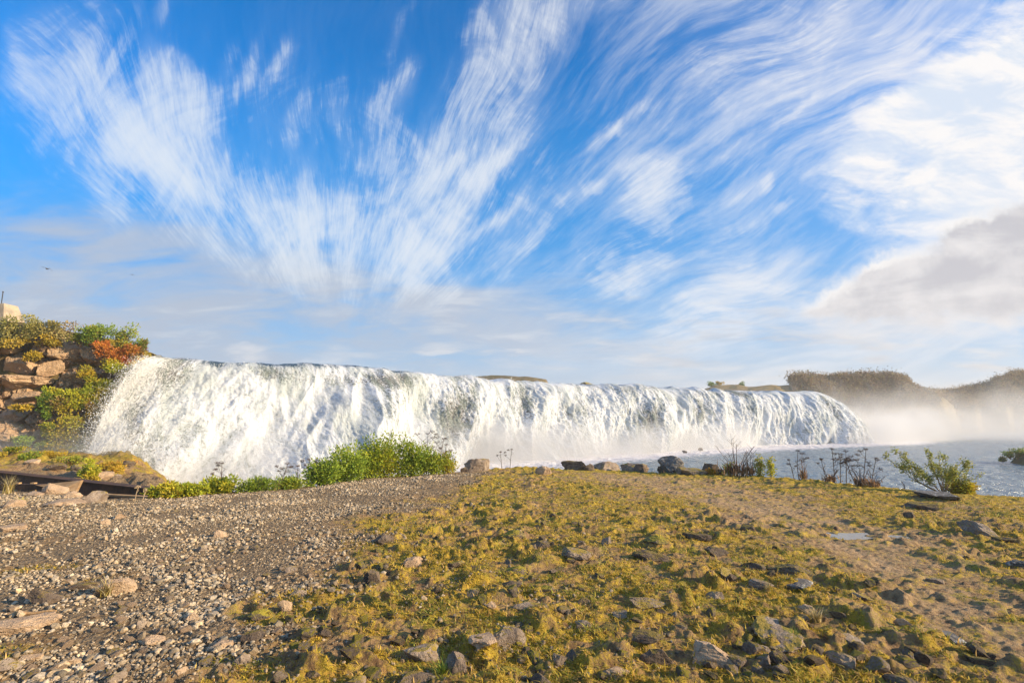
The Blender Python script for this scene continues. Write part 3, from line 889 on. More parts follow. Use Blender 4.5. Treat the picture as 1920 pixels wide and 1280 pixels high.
ROCKS = [
    (60, 123, 1104, 1131, 'd', 'dark pitted lava rock tilted up out of the gravel at the left', .35),
    (133, 177, 1093, 1106, 'df', 'smooth dark brown flat rock right behind the pitted lava rock', 0),
    (186, 247, 1078, 1116, 't', 'broad tan rock behind the dry tussock in the gravel', 0),
    (-10, 92, 1160, 1188, 'tf', 'large flat tan slab sunk in the gravel at the left edge', 0),
    (-12, 36, 1234, 1262, 'g', 'grey lumpy rock in the bottom left corner', 0),
    (84, 122, 906, 926, 't', 'pointed pale tan rock leaning against the rusty steel channel', .4),
    (162, 197, 916, 942, 'g', 'squarish grey-brown rock standing before the steel channel', 0),
    (92, 152, 929, 948, 'tf', 'long low tan rock in front of the pointed one', 0),
    (118, 150, 918, 932, 't', 'small tan rock between the pointed rock and the squarish rock', 0),
    (12, 44, 934, 952, 't', 'cracked light rock at the left edge by the swale', 0),
    (48, 80, 918, 932, 'tf', 'broken tan flagstone at the brink of the swale', .2),
    (0, 42, 980, 996, 'tf', 'flat pale rock at the left edge of the gravel', 0),
    (216, 236, 958, 972, 't', 'brown rock standing alone in the far gravel', 0), (188, 204, 972, 984, 't', 'reddish brown stone left of the lone far rock', 0),
    (402, 424, 990, 1008, 't', 'lumpy tan rock in the middle of the gravel', 0), (370, 388, 1020, 1033, 'g', 'egg shaped grey stone in the middle of the gravel', 0),
    (535, 556, 1060, 1075, 'g', 'rounded grey rock at the edge of gravel and turf', 0), (545, 573, 1100, 1120, 'g', 'rough grey rock, upper of two at the turf edge', 0),
    (520, 545, 1122, 1150, 't', 'upright blocky tan rock below the rough grey one', 0), (464, 512, 1136, 1162, 'm', 'mossy grey rock left of the blocky tan rock', 0),
    (350, 370, 1148, 1164, 't', 'cube like light stone in the front gravel', 0), (254, 276, 1160, 1178, 'g', 'rounded grey stone in the front gravel', 0),
    (268, 304, 1190, 1212, 't', 'tan rock in the mossy gravel front left', 0), (402, 434, 1196, 1216, 't', 'brown rock right of the tan one in the mossy gravel', 0),
    (455, 494, 1180, 1202, 'd', 'dark crumbling rock in the rusty turf', 0), (595, 618, 1178, 1196, 'd', 'small black lava rock beside the turf', 0),
    (438, 466, 1224, 1248, 'g', 'knobbly light grey rock at the lower left of the turf', 0), (570, 600, 1254, 1272, 'd', 'black rock at the bottom edge of the turf', 0),
    (328, 352, 1250, 1266, 't', 'sharp edged tan stone near the bottom edge', 0), (200, 232, 1262, 1285, 'g', 'grey rock cut by the bottom edge at the left', 0),
    (40, 74, 1222, 1238, 't', 'low tan rock beside the lumpy one in the corner', 0), (130, 150, 1232, 1246, 't', 'rounded brown pebble among moss at the front left', 0),
    (700, 737, 998, 1023, 'd', 'dark rock on the right end of a dark mound', 0), (757, 797, 1038, 1064, 't', 'domed brown furrowed rock in the upper turf', 0),
    (683, 713, 1068, 1092, 'd', 'dark crumbling rock left of the domed brown rock', 0), (996, 1030, 1009, 1029, 'd', 'dark grainy rock in the upper middle of the turf', 0),
    (1054, 1110, 1030, 1053, 'gf', 'streaked grey flat rock in the middle of the turf', .15), (943, 986, 1056, 1077, 'm', 'mossy grey rock below the grainy dark one', 0),
    (942, 980, 1084, 1101, 'd', 'low dark rock under the mossy grey one', 0), (958, 1032, 1127, 1152, 'g', 'wide ribbed grey rock in the middle of the turf', 0),
    (988, 1038, 1147, 1168, 'd', 'jagged dark rock just below the wide ribbed rock', 0), (918, 984, 1168, 1216, 'g', 'heart shaped grey rock in the front turf', 0),
    (880, 930, 1186, 1219, 'tf', 'split flat tan slab left of the heart shaped rock', 0), (758, 824, 1197, 1240, 'g', 'large wedge shaped grey rock in the front turf', .25),
    (834, 873, 1219, 1266, 'g', 'tall rounded grey rock in the front turf', 0), (742, 808, 1255, 1290, 'd', 'big dark rock cut by the bottom edge', 0),
    (650, 684, 1270, 1290, 'g', 'rounded grey rock cut by the bottom edge, left of the big dark one', 0), (1038, 1063, 1226, 1251, 'g', 'stubby pale grey rock in the front turf', 0),
    (933, 982, 1247, 1272, 'm', 'mossy topped rock near the bottom edge', 0), (992, 1037, 1257, 1284, 'd', 'dark rough rock at the bottom edge', 0),
    (1133, 1182, 1251, 1274, 'tf', 'flat tan rock near the bottom edge', .2), (1138, 1190, 1212, 1234, 'd', 'long low dark rock right of the pale stubby one', 0),
    (1188, 1246, 1184, 1211, 'd', 'upper of two big dark humped rocks', 0), (1203, 1263, 1208, 1246, 'd', 'lower of two big dark humped rocks', 0),
    (1183, 1252, 1116, 1144, 'g', 'craggy grey ridge of rock in the right turf', .1), (1080, 1110, 1160, 1180, 'g', 'grey knob of rock in the middle right turf', 0),
    (1124, 1166, 1166, 1183, 'd', 'low dark crag right of the grey knob', 0), (1080, 1106, 1120, 1136, 'd', 'small dark dome of rock in the turf', 0),
    (1188, 1256, 1036, 1050, 'd', 'long dark strip of rock in the upper right turf', 0), (1208, 1252, 1004, 1022, 'm', 'grassy topped rock in the upper right turf', 0),
    (938, 986, 990, 1010, 'm', 'yellow mossy rock in the upper turf', 0), (912, 930, 1127, 1141, 't', 'small square tan stone in the mid turf', 0),
    (1128, 1146, 1005, 1020, 'g', 'small upright grey stone in the upper turf', 0), (1150, 1180, 1142, 1160, 'g', 'rough mound of grey stone in the turf', 0),
    (1180, 1206, 1156, 1168, 'd', 'small dark stone below the craggy ridge', 0), (1010, 1040, 1096, 1110, 'm', 'small mossy hump of rock in mid turf', 0),
    (870, 900, 1100, 1112, 'm', 'low mossy stone left of the low dark rock', 0), (840, 870, 1050, 1066, 'm', 'mossy stone right of the domed brown rock', 0),
    (1418, 1502, 1154, 1222, 'gf', 'largest flat grey slab, sunk in the turf at the lower right', .12), (1408, 1452, 1084, 1106, 'g', 'pale rough rock above the largest slab', 0),
    (1476, 1521, 1081, 1108, 'pf', 'bluish flat sided rock right of the pale rough rock', 0), (1444, 1528, 1050, 1077, 'd', 'long crumbling dark clod above the bluish rock', 0),
    (1390, 1432, 1051, 1068, 'd', 'low dark clod left of the long one', 0), (1298, 1382, 1188, 1242, 't', 'broad pale rock with furrows at the lower right', 0),
    (1444, 1482, 1224, 1256, 'd', 'round black rock beside the three small stacked stones', 0), (1452, 1488, 1256, 1278, 'd', 'black rock in the shade below the round one', 0),
    (1546, 1606, 1213, 1252, 'g', 'angular grey rock leaning in the lower right turf', .3), (1570, 1616, 1194, 1216, 'g', 'grey striped rock above the angular one', .2),
    (1764, 1810, 1189, 1206, 'p', 'flat light streaked rock by the path', .15), (1824, 1864, 1226, 1246, 'd', 'dark pointed rock at the lower right', 0),
    (1894, 1924, 1233, 1247, 'd', 'dark rock at the right edge near the bottom', 0), (1808, 1882, 978, 1007, 'g', 'long tilted stone slab in the grass at the right', .45),
    (1722, 1792, 921, 938, 'pf', 'flat bluish rock in the turf near the willow bush', 0), (1695, 1752, 940, 956, 'd', 'dark earthy mound with a stone in it beyond the path', 0),
    (1696, 1714, 957, 971, 'd', 'small dark stone in front of the earthy mound', 0), (1788, 1852, 908, 924, 'm', 'brown humped rock on the brink right of the willow bush', 0),
    (1680, 1708, 1154, 1173, 't', 'smooth brown stone in the lower path', 0), (1500, 1530, 1130, 1152, 't', 'pale split stone behind the dry grass tuft', .3),
    (1494, 1516, 1152, 1164, 'g', 'small grey stone under the pale split stone', 0), (1324, 1364, 1024, 1044, 'd', 'dark rock among yellow turf right of centre', 0),
    (1350, 1384, 1064, 1086, 'gf', 'narrow leaning grey stone right of centre', .5), (1282, 1332, 1000, 1012, 'df', 'thin dark slab in the yellow turf', 0),
    (1386, 1414, 980, 994, 'd', 'dark hump at the far side of the turf', 0), (1665, 1722, 1262, 1290, 'd', 'dark rock at the bottom edge on the right', 0),
    (1326, 1356, 1104, 1122, 'g', 'rough grey rock in a hollow right of centre', 0), (1562, 1571, 984, 992, 'd', 'tiny black stone at the end of the puddle', 0),
    (1888, 1925, 1048, 1064, 'p', 'stained rock at the right edge of the path', 0), (1600, 1640, 1110, 1126, 'g', 'low grey stone in the path turf', 0),
    (1740, 1766, 1080, 1092, 'g', 'worn stone set flat in the pale path', 0), (1866, 1900, 1008, 1018, 'd', 'dark low rock right of the long tilted slab', 0),
    # boulders on the far brink
    (874, 914, 861, 884, 'g', 'brown rounded boulder on the brink right of the green plants', 0), (864, 884, 875, 885, 'd', 'small dark rock touching the brown boulder on the brink', 0),
    (1056, 1100, 864, 881, 'd', 'dark flat topped boulder on the brink, leftmost of the row', 0), (1113, 1160, 860, 882, 'g', 'brownish pyramid shaped boulder of the brink row', 0),
    (1151, 1184, 859, 874, 'm', 'dark mossy boulder behind the brownish pyramid boulder', 0), (1168, 1212, 865, 883, 'g', 'grey sloping boulder of the brink row', 0),
    (1206, 1238, 864, 883, 'd', 'dark boulder right of the grey sloping one', 0), (1239, 1280, 859, 885, 'p', 'upright boulder with white stains in the brink row', 0),
    (1273, 1316, 854, 884, 'm', 'yellow mossy boulder, highest of the brink row', 0), (1272, 1322, 875, 891, 'g', 'low grey boulder in front of the yellow mossy one', 0),
    (1096, 1114, 870, 882, 'd', 'small dark stone between the flat topped boulder and the pyramid boulder', 0), (1190, 1208, 872, 884, 'd', 'small dark stone in front of the grey sloping boulder', 0),
    (1234, 1248, 874, 886, 'd', 'small black stone at the foot of the white stained boulder', 0), (1344, 1358, 880, 890, 'd', 'small black stone past the right end of the boulder row', 0),
    (1316, 1346, 871, 889, 'd', 'black boulder at the right end of the brink row', 0), (1006, 1032, 876, 891, 't', 'clod of tan earth and stone near the brink', 0)]
for a in ROCKS:
    nm = 'boulder' if 'boulder' in a[5] else ('stone_slab' if 'slab' in a[5] else 'rock')
    o = put_rock(*a[:6], name=nm, tilt=a[6])
    if nm == 'boulder': o['category'] = 'boulder'
# three stones stacked, beside the black one
zb = None
for k, (x0, x1, y0, y1, lb_) in enumerate(((1412, 1434, 1242, 1262, 'lowest left stone of the little pile beside the round black rock'), (1427, 1445, 1232, 1258, 'dark narrow stone leaning on the little pile'),
                                          (1422, 1446, 1222, 1240, 'middle stone of the little pile beside the round black rock'), (1420, 1444, 1209, 1224, 'top stone of the little pile beside the round black rock'))):
    put_rock(x0, x1, y0, y1, 'g', lb_, 'stone', 4000 + k)['category'] = 'stone'

# rocks at the water by the cliff and on the lip
for k, (px, py, Y_, w_, h_, kd, lb_) in enumerate(((262, 893, 21, 34, 22, 'p', 'wet grey rock with white streaks at the foot of the falls'), (283, 900, 19.5, 20, 12, 'd', 'small wet dark rock at the foot of the falls'),
        (222, 888, 20, 26, 18, 't', 'brown rock on the mossy bank by the foot of the falls'), (300, 908, 17, 24, 10, 'm', 'mossy rock just behind the end of the steel channel'),
        (1101, 727, 57.5, 36, 15, 'm', 'brown mossy rock standing in the water on the lip of the falls'), (150, 880, 20, 40, 12, 'd', 'dark low rock on the mossy bank behind the channel'),
        (1283, 847, 50, 9, 4, 'd', 'small dark rock in the foaming pool, left one'), (1313, 842, 53, 8, 4, 'd', 'small dark rock in the foaming pool, right one'))):
    c_ = at_y(px, py, Y_); W_ = w_ / F * Y_; H_ = h_ / F * Y_
    V_, T_ = rock_verts(900 + k, (W_, W_ * .8, H_ * 1.5), 4, 10, .1)
    tag(link('rock', make_mesh('rock', V_, T_), M[MK[kd]], loc=c_), lb_, 'rock')

# fist-sized stones: copies of a few shapes
protos = {}
for kd in 'tgdm':
    for q_ in range(4):
        V_, T_ = rock_verts(5000 + q_ * 3 + ord(kd), (1, .8, .62), 3, 10, .10)
        protos[kd, q_] = make_mesh('small_stone', V_, T_); protos[kd, q_].materials.append(M[MK[kd]])


def sow(n, x0, x1, y0, y1, s0, s1, kinds, label, group, test):
    k = 0
    while k < n:
        px, py = rng.uniform(x0, x1), y0 + (y1 - y0) * rng.random() ** .8
        p_ = at_z(px, py, 0.)
        if not test(p_): continue
        k += 1
        s_ = rng.uniform(s0, s1)
        me = protos[kinds[rng.integers(len(kinds))], int(rng.integers(4))]
        o = bpy.data.objects.new('small_stone', me); C.objects.link(o)
        o.location = (p_[0], p_[1], gz(p_[0], p_[1]) + s_ * .12); o.scale = (s_, s_, s_ * rng.uniform(.7, 1.1)); o.rotation_euler = (rng.normal() * .3, rng.normal() * .3, rng.uniform(0, 6.28))
        tag(o, label, 'stone', group)


gmk = lambda p_: float(gravel_mask(np.array([p_[0]]), np.array([p_[1]]))[0])
sow(130, 20, 900, 940, 1275, .05, .10, 'tgt', 'loose fist-sized tan or grey stone lying among the gravel on the left', 'fist-sized stones in the gravel', lambda p_: gmk(p_) > .5)
sow(140, 420, 1860, 950, 1275, .07, .15, 'gdmm', 'fist-sized half-buried lava stone in the mossy turf', 'half-buried stones in the turf', lambda p_: gmk(p_) < .4 and float(path_mask(np.array([p_[0]]), np.array([p_[1]]))[0]) < .45)


# ------------------------------------------------------------------ loose gravel and grass, both past counting
def gravel():
    mb_V, mb_T, mb_c, off_ = [], [], [], 0
    tp = []
    for q_ in range(6):
        V1, T1 = rock_verts(6000 + q_, (1, .85, .65), 2 if q_ < 3 else 1, 6, .09); tp.append((V1, T1))
    for near_, n, ra, rb in ((True, 27000, 2.7, 5.4), (False, 64000, 5.2, 15.5)):
        th_ = rng.uniform(-.92, .35, n * 3); r_ = ra + (rb - ra) * rng.random(n * 3) ** .85
        x_, y_ = r_ * np.sin(th_), r_ * np.cos(th_)
        gk = gravel_mask(x_, y_)
        pat = .45 + 2.0 * fbm(x_ * .8, y_ * .8, 0, 3, 62)
        pr = gk * np.clip(1.2 * pat, .12, 1) + .035 * ss(2.5, -.5, x_) * (1 - gk)
        keep = (rng.random(n * 3) < pr) & (np.interp(th_, rim_th, rim_r) > r_ + .1)
        x_, y_ = x_[keep][:n], y_[keep][:n]; m_ = len(x_)
        z_ = ground_h(x_, y_)
        sz = rng.lognormal(0, .5, m_) * (1 + 1.1 * np.clip(fbm(x_ * 1.1 + 3, y_ * 1.1, 0, 2, 65), -.4, .6)) * (.0155 if near_ else .018); sz = np.clip(sz, .008, .075)
        for q_ in range(3):
            V1, T1 = tp[q_ if near_ else 3 + q_]
            sel = np.arange(m_) % 3 == q_; k_ = sel.sum()
            a_ = rng.uniform(0, 6.28, k_); b_ = rng.normal(0, .5, k_)
            ca, sa, cb, sb = np.cos(a_), np.sin(a_), np.cos(b_), np.sin(b_)
            Vx = V1[None] * sz[sel][:, None, None]
            X1 = Vx[..., 0] * cb[:, None] + Vx[..., 2] * sb[:, None]; Z1 = -Vx[..., 0] * sb[:, None] + Vx[..., 2] * cb[:, None]
            X2 = X1 * ca[:, None] - Vx[..., 1] * sa[:, None]; Y2 = X1 * sa[:, None] + Vx[..., 1] * ca[:, None]
            W3 = np.stack([X2 + x_[sel][:, None], Y2 + y_[sel][:, None], Z1 + (z_[sel] + sz[sel] * .22)[:, None]], -1)
            mb_V.append(W3.reshape(-1, 3)); mb_T.append((T1[None] + (np.arange(k_) * len(V1))[:, None, None]).reshape(-1, 3) + off_); off_ += k_ * len(V1)
            lum = (.155 + .36 * rng.random(k_) ** 1.4)[:, None] * (1 - .35 * (1 - gravel_mask(x_[sel], y_[sel])))[:, None]; wv = rng.random((k_, 1))
            base = lum * (np.array([1.22, .88, .52]) * (1 - wv) + np.array([1.10, .93, .70]) * wv)
            mb_c.append(np.repeat(base, len(V1), 0))
    me = make_mesh('gravel', np.concatenate(mb_V), np.concatenate(mb_T), col=np.concatenate(mb_c))
    tag(link('gravel', me, M['gravel']), 'loose grey and tan gravel spread over the left of the clearing', 'gravel', kind='stuff')


gravel()


def turf():
    n = 560000
    th_ = rng.uniform(-.95, .92, n); r_ = 2.6 * (13.5 / 2.6) ** (rng.random(n) ** .95)
    x_, y_ = r_ * np.sin(th_), r_ * np.cos(th_)
    mo = .48 + .9 * (.5 * fbm(x_ * .9, y_ * .9, 0, 4, 81) + .6 * fbm(x_ * 4, y_ * 4, 0, 3, 82)) - .62 * gravel_mask(x_, y_) - .45 * path_mask(x_, y_)
    cl = fbm(x_ * 6, y_ * 6, 0, 3, 83)
    keep = (rng.random(n) < np.clip((mo - .34) * 2.2 + cl * .8, 0, 1)) & (np.interp(th_, rim_th, rim_r) > r_ + .05)
    x_, y_, cl = x_[keep], y_[keep], cl[keep]; m_ = len(x_)
    z_ = ground_h(x_, y_) - .004
    L = np.clip(rng.lognormal(-3.75, .42, m_) * (1 + 1.2 * np.clip(cl, 0, 1)), .012, .10)
    ln = rng.normal(size=(m_, 2)) * .75 + np.array([-.25, -.1])
    P_ = np.stack([x_, y_, z_], -1)
    D_ = np.concatenate([ln, np.ones((m_, 1))], 1); D_ /= np.linalg.norm(D_, axis=1)[:, None]
    r2 = np.hypot(x_, y_)
    w_ = (.0026 + .0007 * r2)[:, None] * .8
    sd_ = np.stack([np.cos(a := rng.uniform(0, 6.28, m_)), np.sin(a), np.zeros(m_)], -1)
    mid = P_ + D_ * L[:, None] * .55; tip = P_ + D_ * L[:, None] + np.concatenate([ln * .4 * L[:, None], -.12 * L[:, None]], 1)
    V_ = np.stack([P_ - sd_ * w_, P_ + sd_ * w_, mid + sd_ * w_ * .7, mid - sd_ * w_ * .7, tip], 1).reshape(-1, 3)
    i_ = np.arange(m_)[:, None] * 5
    c = fbm(x_ * 1.2, y_ * 1.2, 0, 3, 84) + .5 * rng.normal(size=m_) * .4
    ca = np.array([.62, .43, .05]); cb = np.array([.30, .31, .04]); cc = np.array([.64, .40, .13])
    k1 = ss(-.1, .35, c)[:, None]; k2 = (rng.random((m_, 1)) < .22)
    col = np.where(k2, cc, ca * (1 - k1) + cb * k1) * rng.uniform(.5, 1.2, (m_, 1))
    me = make_mesh('turf_grass', V_, np.concatenate([i_ + [3, 2, 4]]), i_ + [0, 1, 2, 3], col=np.repeat(col, 5, 0))
    tag(link('turf_grass', me, M['grass']), 'short yellow-green grass and moss growing over the stony ground', 'grass', kind='stuff')


turf()


# ------------------------------------------------------------------ plants along the brink
def brink(px, back=0.):
    """a point on the rim of the clearing in the direction of a pixel column"""
    th_ = math.atan((px - 960) / 950.)
    r_ = float(np.interp(th_, rim_th, rim_r)) + back
    x_, y_ = r_ * math.sin(th_), r_ * math.cos(th_)
    return np.array([x_, y_, gz(x_, y_)])


def herb(px, w_px, h_px, palette, label, n=700, L=.05, back=.15, group='leafy plants along the brink', nstem=11):
    b = brink(px, back); Y_ = b[1]; W_ = w_px / F * Y_ * .80; L = L * 1.6
    H = h_px / F * Y_ * 1.0
    root = empty('leafy_plant', b, label, 'plant', group)
    lf, st = MB(), MB()
    for k in range(nstem):
        a = rng.uniform(0, 6.28); rr_ = rng.random() ** .6
        tip = np.array([math.cos(a) * W_ * rr_, math.sin(a) * W_ * .7 * rr_, H * rng.uniform(.45, 1.12) * (1 - .35 * rr_ ** 2)])
        mid = tip * np.array([.35, .35, .55])
        st.tube([(0, 0, -.05), mid, tip], [.009, .007, .003], 5, (.20, .17, .05))
        m_ = int(n * 3.0) // nstem
        tt = rng.random(m_) ** .8
        base = np.where(tt[:, None] < .5, mid * (tt[:, None] * 2), mid + (tip - mid) * (tt[:, None] * 2 - 1))
        sp = rng.normal(size=(m_, 3)); sp /= np.linalg.norm(sp, axis=1)[:, None]
        p_ = base + sp * (rng.random((m_, 1)) ** .5) * (W_ * .42 + .04) * (1.25 - .5 * tt[:, None]) * np.array([1, 1, .65])
        p_[:, 2] = np.maximum(p_[:, 2], -.03)
        tint = np.array(palette)[rng.integers(len(palette))]
        lf.leaves(p_, sp + rng.normal(size=(m_, 3)) * .4 + [0, 0, .3], L * rng.uniform(.5, 1.3, m_), L * .55 * rng.uniform(.6, 1.2, m_), tint * .55 + pal(palette, m_) * .45)
        if rng.random() < .5:
            for q in range(3): st.tube([mid, mid * .6 + tip * .4 + rng.normal(size=3) * .08], [.004, .002], 4, (.18, .15, .05))
    lf.obj('foliage', M['leaf'], root); st.obj('stem', M['stem'], root)
    return root


BG = [(.24, .34, .03), (.34, .42, .04), (.44, .48, .05), (.13, .20, .02)]
for a in ((612, 60, 44, BG, 'dark green leafy plant at the left end of the big green clump', 900, .05),
          (655, 66, 58, BG, 'bushy green plant second from the left in the big green clump', 1100, .05),
          (702, 62, 70, BG + YG[:1], 'green plant in the middle of the big green clump', 1100, .05),
          (735, 62, 76, YG + BG, 'tallest yellow-green plant in the big green clump', 1100, .05),
          (778, 60, 62, BG, 'bright green plant right of the tallest one in the big clump', 1000, .05),
          (815, 46, 48, YG + BG, 'low yellow-green plant beside the dry umbel stalks', 700, .05),
          (845, 26, 38, YG + OLIVE, 'small yellow leafy plant left of the brown boulder', 350, .045),
          (338, 38, 18, YG + OLIVE[:2], 'bright yellow leafy plant at the end of the steel channel', 700, .05),
          (378, 44, 18, YG, 'yellow leafy plant right of the channel end', 800, .05),
          (432, 36, 30, BG + YG, 'upright green plant left of the long grass tuft', 650, .045),
          (500, 60, 15, BG, 'low green ground plant under the long grass tuft', 600, .04),
          (560, 50, 14, BG + YG, 'low yellow-green plant left of the big green clump', 600, .04),
          (1352, 14, 30, YG, 'small yellow plant at the foot of the bare dark stems', 90, .045),
          (1408, 12, 44, YG + CREAM, 'slender yellow-green plant right of the bare dark stems', 110, .045),
          (1428, 9, 36, YG, 'thin yellow plant beside the slender yellow-green one', 80, .045),
          (1318, 12, 10, OLIVE + ORANGE[2:], 'tiny orange-yellow plant at the end of the boulder row', 160, .04),
          (1770, 30, 16, OLIVE + YG, 'low yellow-green plant at the right foot of the willow bush', 500, .04)):
    herb(*a)


def umbel(px, h_px, label, lean=0., dark=(.09, .06, .045), back=.1, nb=3, up=0):
    b = brink(px, back); Y_ = b[1]; H = h_px / F * Y_
    root = empty('dry_stalk', b, label, 'dry plant', 'dry stalks along the brink')
    st = MB()
    tip = np.array([lean * H, rng.normal() * .05, H])
    tops = [((0, 0, -.05), tip * .5 + rng.normal(size=3) * .01, tip, .010)]
    for k in range(nb):
        f_ = rng.uniform(.35, .75); o_ = tip * f_
        tops.append((o_, o_ + np.array([rng.choice([-1, 1]) * .10 * H * 1.2, rng.normal() * .05, .12 * H]), o_ + np.array([rng.choice([-1, 1]) * H * rng.uniform(.12, .28), rng.normal() * .1, H * rng.uniform(.2, .38)]), .006))
    for a, m_, t_, r_ in tops:
        st.tube([a, m_, t_], [r_, r_ * .8, r_ * .5], 5, dark)
        t_ = np.asarray(t_)
        R_ = H * rng.uniform(.035, .075)
        hd = MB()
        for q in range(7):
            an = q / 7 * 6.28; e_ = t_ + np.array([math.cos(an) * R_, math.sin(an) * R_, R_ * rng.uniform(.5, .9)])
            st.tube([t_, e_], [.003, .002], 4, dark)
            m2 = 7; c_ = e_ + rng.normal(size=(m2, 3)) * .012
            hd.leaves(c_, rng.normal(size=(m2, 3)), .02, .014, np.array(dark) * 1.3)
        hd.obj('seed_head', M['stem'], root)
    st.obj('stem', M['stem'], root)


for a in ((806, 72, 'tallest dry umbel stalk behind the green clump', .02), (822, 62, 'dry umbel stalk leaning right of the tallest one', .22), (835, 50, 'short forked dry stalk by the yellow plant', .1),
          (942, 30, 'thin dry stalk on the brink, left of the pair', -.1), (956, 34, 'thin dry stalk on the brink, right of the pair', .1), (436, 52, 'dry umbel standing over the upright green plant', .02),
          (540, 44, 'feathery dry stalk leaning over the long grass tuft', .3), (570, 38, 'thin dry umbel left of the big green clump', .05), (604, 46, 'dry stalk leaning into the left end of the big green clump', -.3),
          (1478, 50, 'dense dry seed stalk standing alone with brown leaves', .02), (1470, 34, 'short dry stalk beside the lone dense one', -.25), (1542, 60, 'tall thin umbel stalk, leftmost of the right group', -.05),
          (1562, 56, 'tall thin umbel stalk in the middle of the right group', .10), (1530, 40, 'short branched dry stalk at the left of the right group', -.25), (1552, 44, 'dark seeded stalk low in the right group', .05),
          (1592, 62, 'forked dry stalk with long bare arms', .15), (1606, 48, 'leaning dry stalk right of the forked one', .3), (1580, 44, 'bent dry stalk left of the forked one', -.35)):
    umbel(*a[:3], lean=a[3], nb=4 if a[1] > 40 else 2)
for px, h_, lb_, g0 in ((283, 26, 'pale dry umbel in front of the steel channel, left one', 930), (296, 20, 'pale dry umbel in front of the steel channel, right one', 932)):
    umbel(px, h_, lb_, .05, (.34, .25, .15), -.4, 1)


def bare(px, w_px, h_px, n, label, col=(.085, .06, .05), back=.05, sheath=True):
    b = brink(px, back); Y_ = b[1]; H = h_px / F * Y_; W_ = w_px / F * Y_ / 2
    root = empty('bare_stems', b, label, 'dry plant', 'dry stalks along the brink')
    st = MB()
    for k in range(n):
        x_ = rng.uniform(-1, 1); hh = H * rng.uniform(.45, 1) * (1 - .25 * abs(x_))
        tip = np.array([x_ * W_, rng.normal() * W_ * .4, hh]); mid = tip * [.45, .45, .5] + rng.normal(size=3) * .012
        o_ = np.array([x_ * W_ * .35, 0, -.04])
        st.tube([o_, mid, tip], [.009, .007, .003], 5, np.array(col) * rng.uniform(.7, 1.5))
        for q in range(2):
            f_ = rng.uniform(.4, .85); p_ = mid + (tip - mid) * f_
            st.tube([p_, p_ + np.array([rng.choice([-1, 1]) * .09, 0, .1]) * H * 1.3], [.004, .002], 4, col)
    st.obj('stem', M['stem'], root)
    if sheath:
        lf = MB(); m_ = 60
        lf.leaves(rng.normal(size=(m_, 3)) * [W_ * .35, W_ * .2, .03] + [0, 0, .02], rng.normal(size=(m_, 3)) * [.3, .3, .1] + [0, 0, 1], rng.uniform(.08, .26, m_) * H * 1.6, .03, pal([(.42, .26, .14), (.30, .18, .10)], m_))
        lf.obj('dead_leaves', M['leaf'], root)


bare(1366, 70, 78, 16, 'clump of bare dark stems spreading like a fan at the end of the boulder row')
bare(1390, 30, 50, 8, 'smaller clump of bare stems with tan dead leaves')
bare(1486, 16, 46, 6, 'bundle of upright brown dead leaves and stems', (.2, .12, .07))
bare(1590, 52, 44, 10, 'tangle of bare stems in front of the forked dry stalk')
bare(1612, 40, 30, 8, 'low bare twigs at the right end of the right group')
bare(1533, 40, 34, 8, 'low bare twigs at the left end of the right group')
bare(1668, 18, 22, 2, 'two short bare twigs left of the willow bush', sheath=False)


def tuft(p_, H, n, label, pal_, name='grass_tuft', spread=.9, width=.006):
    mb = MB()
    for k in range(n):
        a = rng.uniform(0, 6.28); l = H * rng.uniform(.55, 1.15); s_ = spread * rng.uniform(.2, 1)
        d = np.array([math.cos(a), math.sin(a), 0])
        tt = np.linspace(0, 1, 6)[:, None]
        c_ = d * (tt ** 1.6) * l * s_ + np.array([0, 0, 1]) * l * (tt - .42 * s_ * tt ** 2) + rng.normal(size=3) * [.02, .02, 0] * H * 4
        sd_ = np.cross(d, [0, 0, 1]) * width * (1.05 - tt)
        V_ = np.concatenate([c_ - sd_, c_ + sd_]); Q_ = [(i, i + 6, i + 7, i + 1) for i in range(5)]
        mb.add(V_, None, Q_, pal(pal_, 1)[0])
    o = mb.obj(name, M['grass']); o.location = p_
    return tag(o, label, 'grass')


DRY = [(.55, .42, .2), (.45, .33, .12), (.6, .5, .28), (.38, .30, .08)]
tuft(brink(505, .05), .42, 190, 'tall tuft of long grey-green grass between the green plants', [(.18, .22, .08), (.26, .30, .12), (.14, .18, .06), (.36, .33, .14)], spread=1.1)
tuft(brink(470, .05), .26, 90, 'shorter grass tuft left of the tall grey-green one', [(.18, .24, .07), (.26, .30, .1)])
tuft(brink(535, .05), .30, 90, 'grass tuft right of the tall grey-green one', [(.18, .24, .07), (.36, .32, .12)])
tuft(on_ground(200, 1118), .19, 110, 'dry straw coloured tussock in the gravel before the broad tan rock', DRY, spread=1.2, width=.004)
tuft(on_ground(1530, 1165), .15, 90, 'pale dry grass tuft beside the pale split stone', DRY, spread=1.3, width=.004)
tuft(on_ground(14, 925), .42, 90, 'tall dry golden grass at the left edge above the channel', DRY, spread=.7)
tuft(on_ground(38, 950), .22, 60, 'small golden grass tuft below the tall dry one', DRY + YG)
tuft(on_ground(1845, 1000), .14, 60, 'yellow grass at the right end of the long tilted slab', DRY + YG, spread=1.1)
tuft(on_ground(1490, 1205), .12, 90, 'green grass tuft at the right side of the largest slab', [(.2, .26, .04), (.32, .34, .06)], spread=1.1, width=.004)
tuft(on_ground(830, 1268), .13, 90, 'bright green grass beside the tall rounded rock', [(.2, .28, .04), (.34, .4, .06)], spread=1.1, width=.004)
tuft(on_ground(1440, 1108), .10, 40, 'few thin curled blades in front of the pale rough rock', DRY, spread=1.2, width=.003)


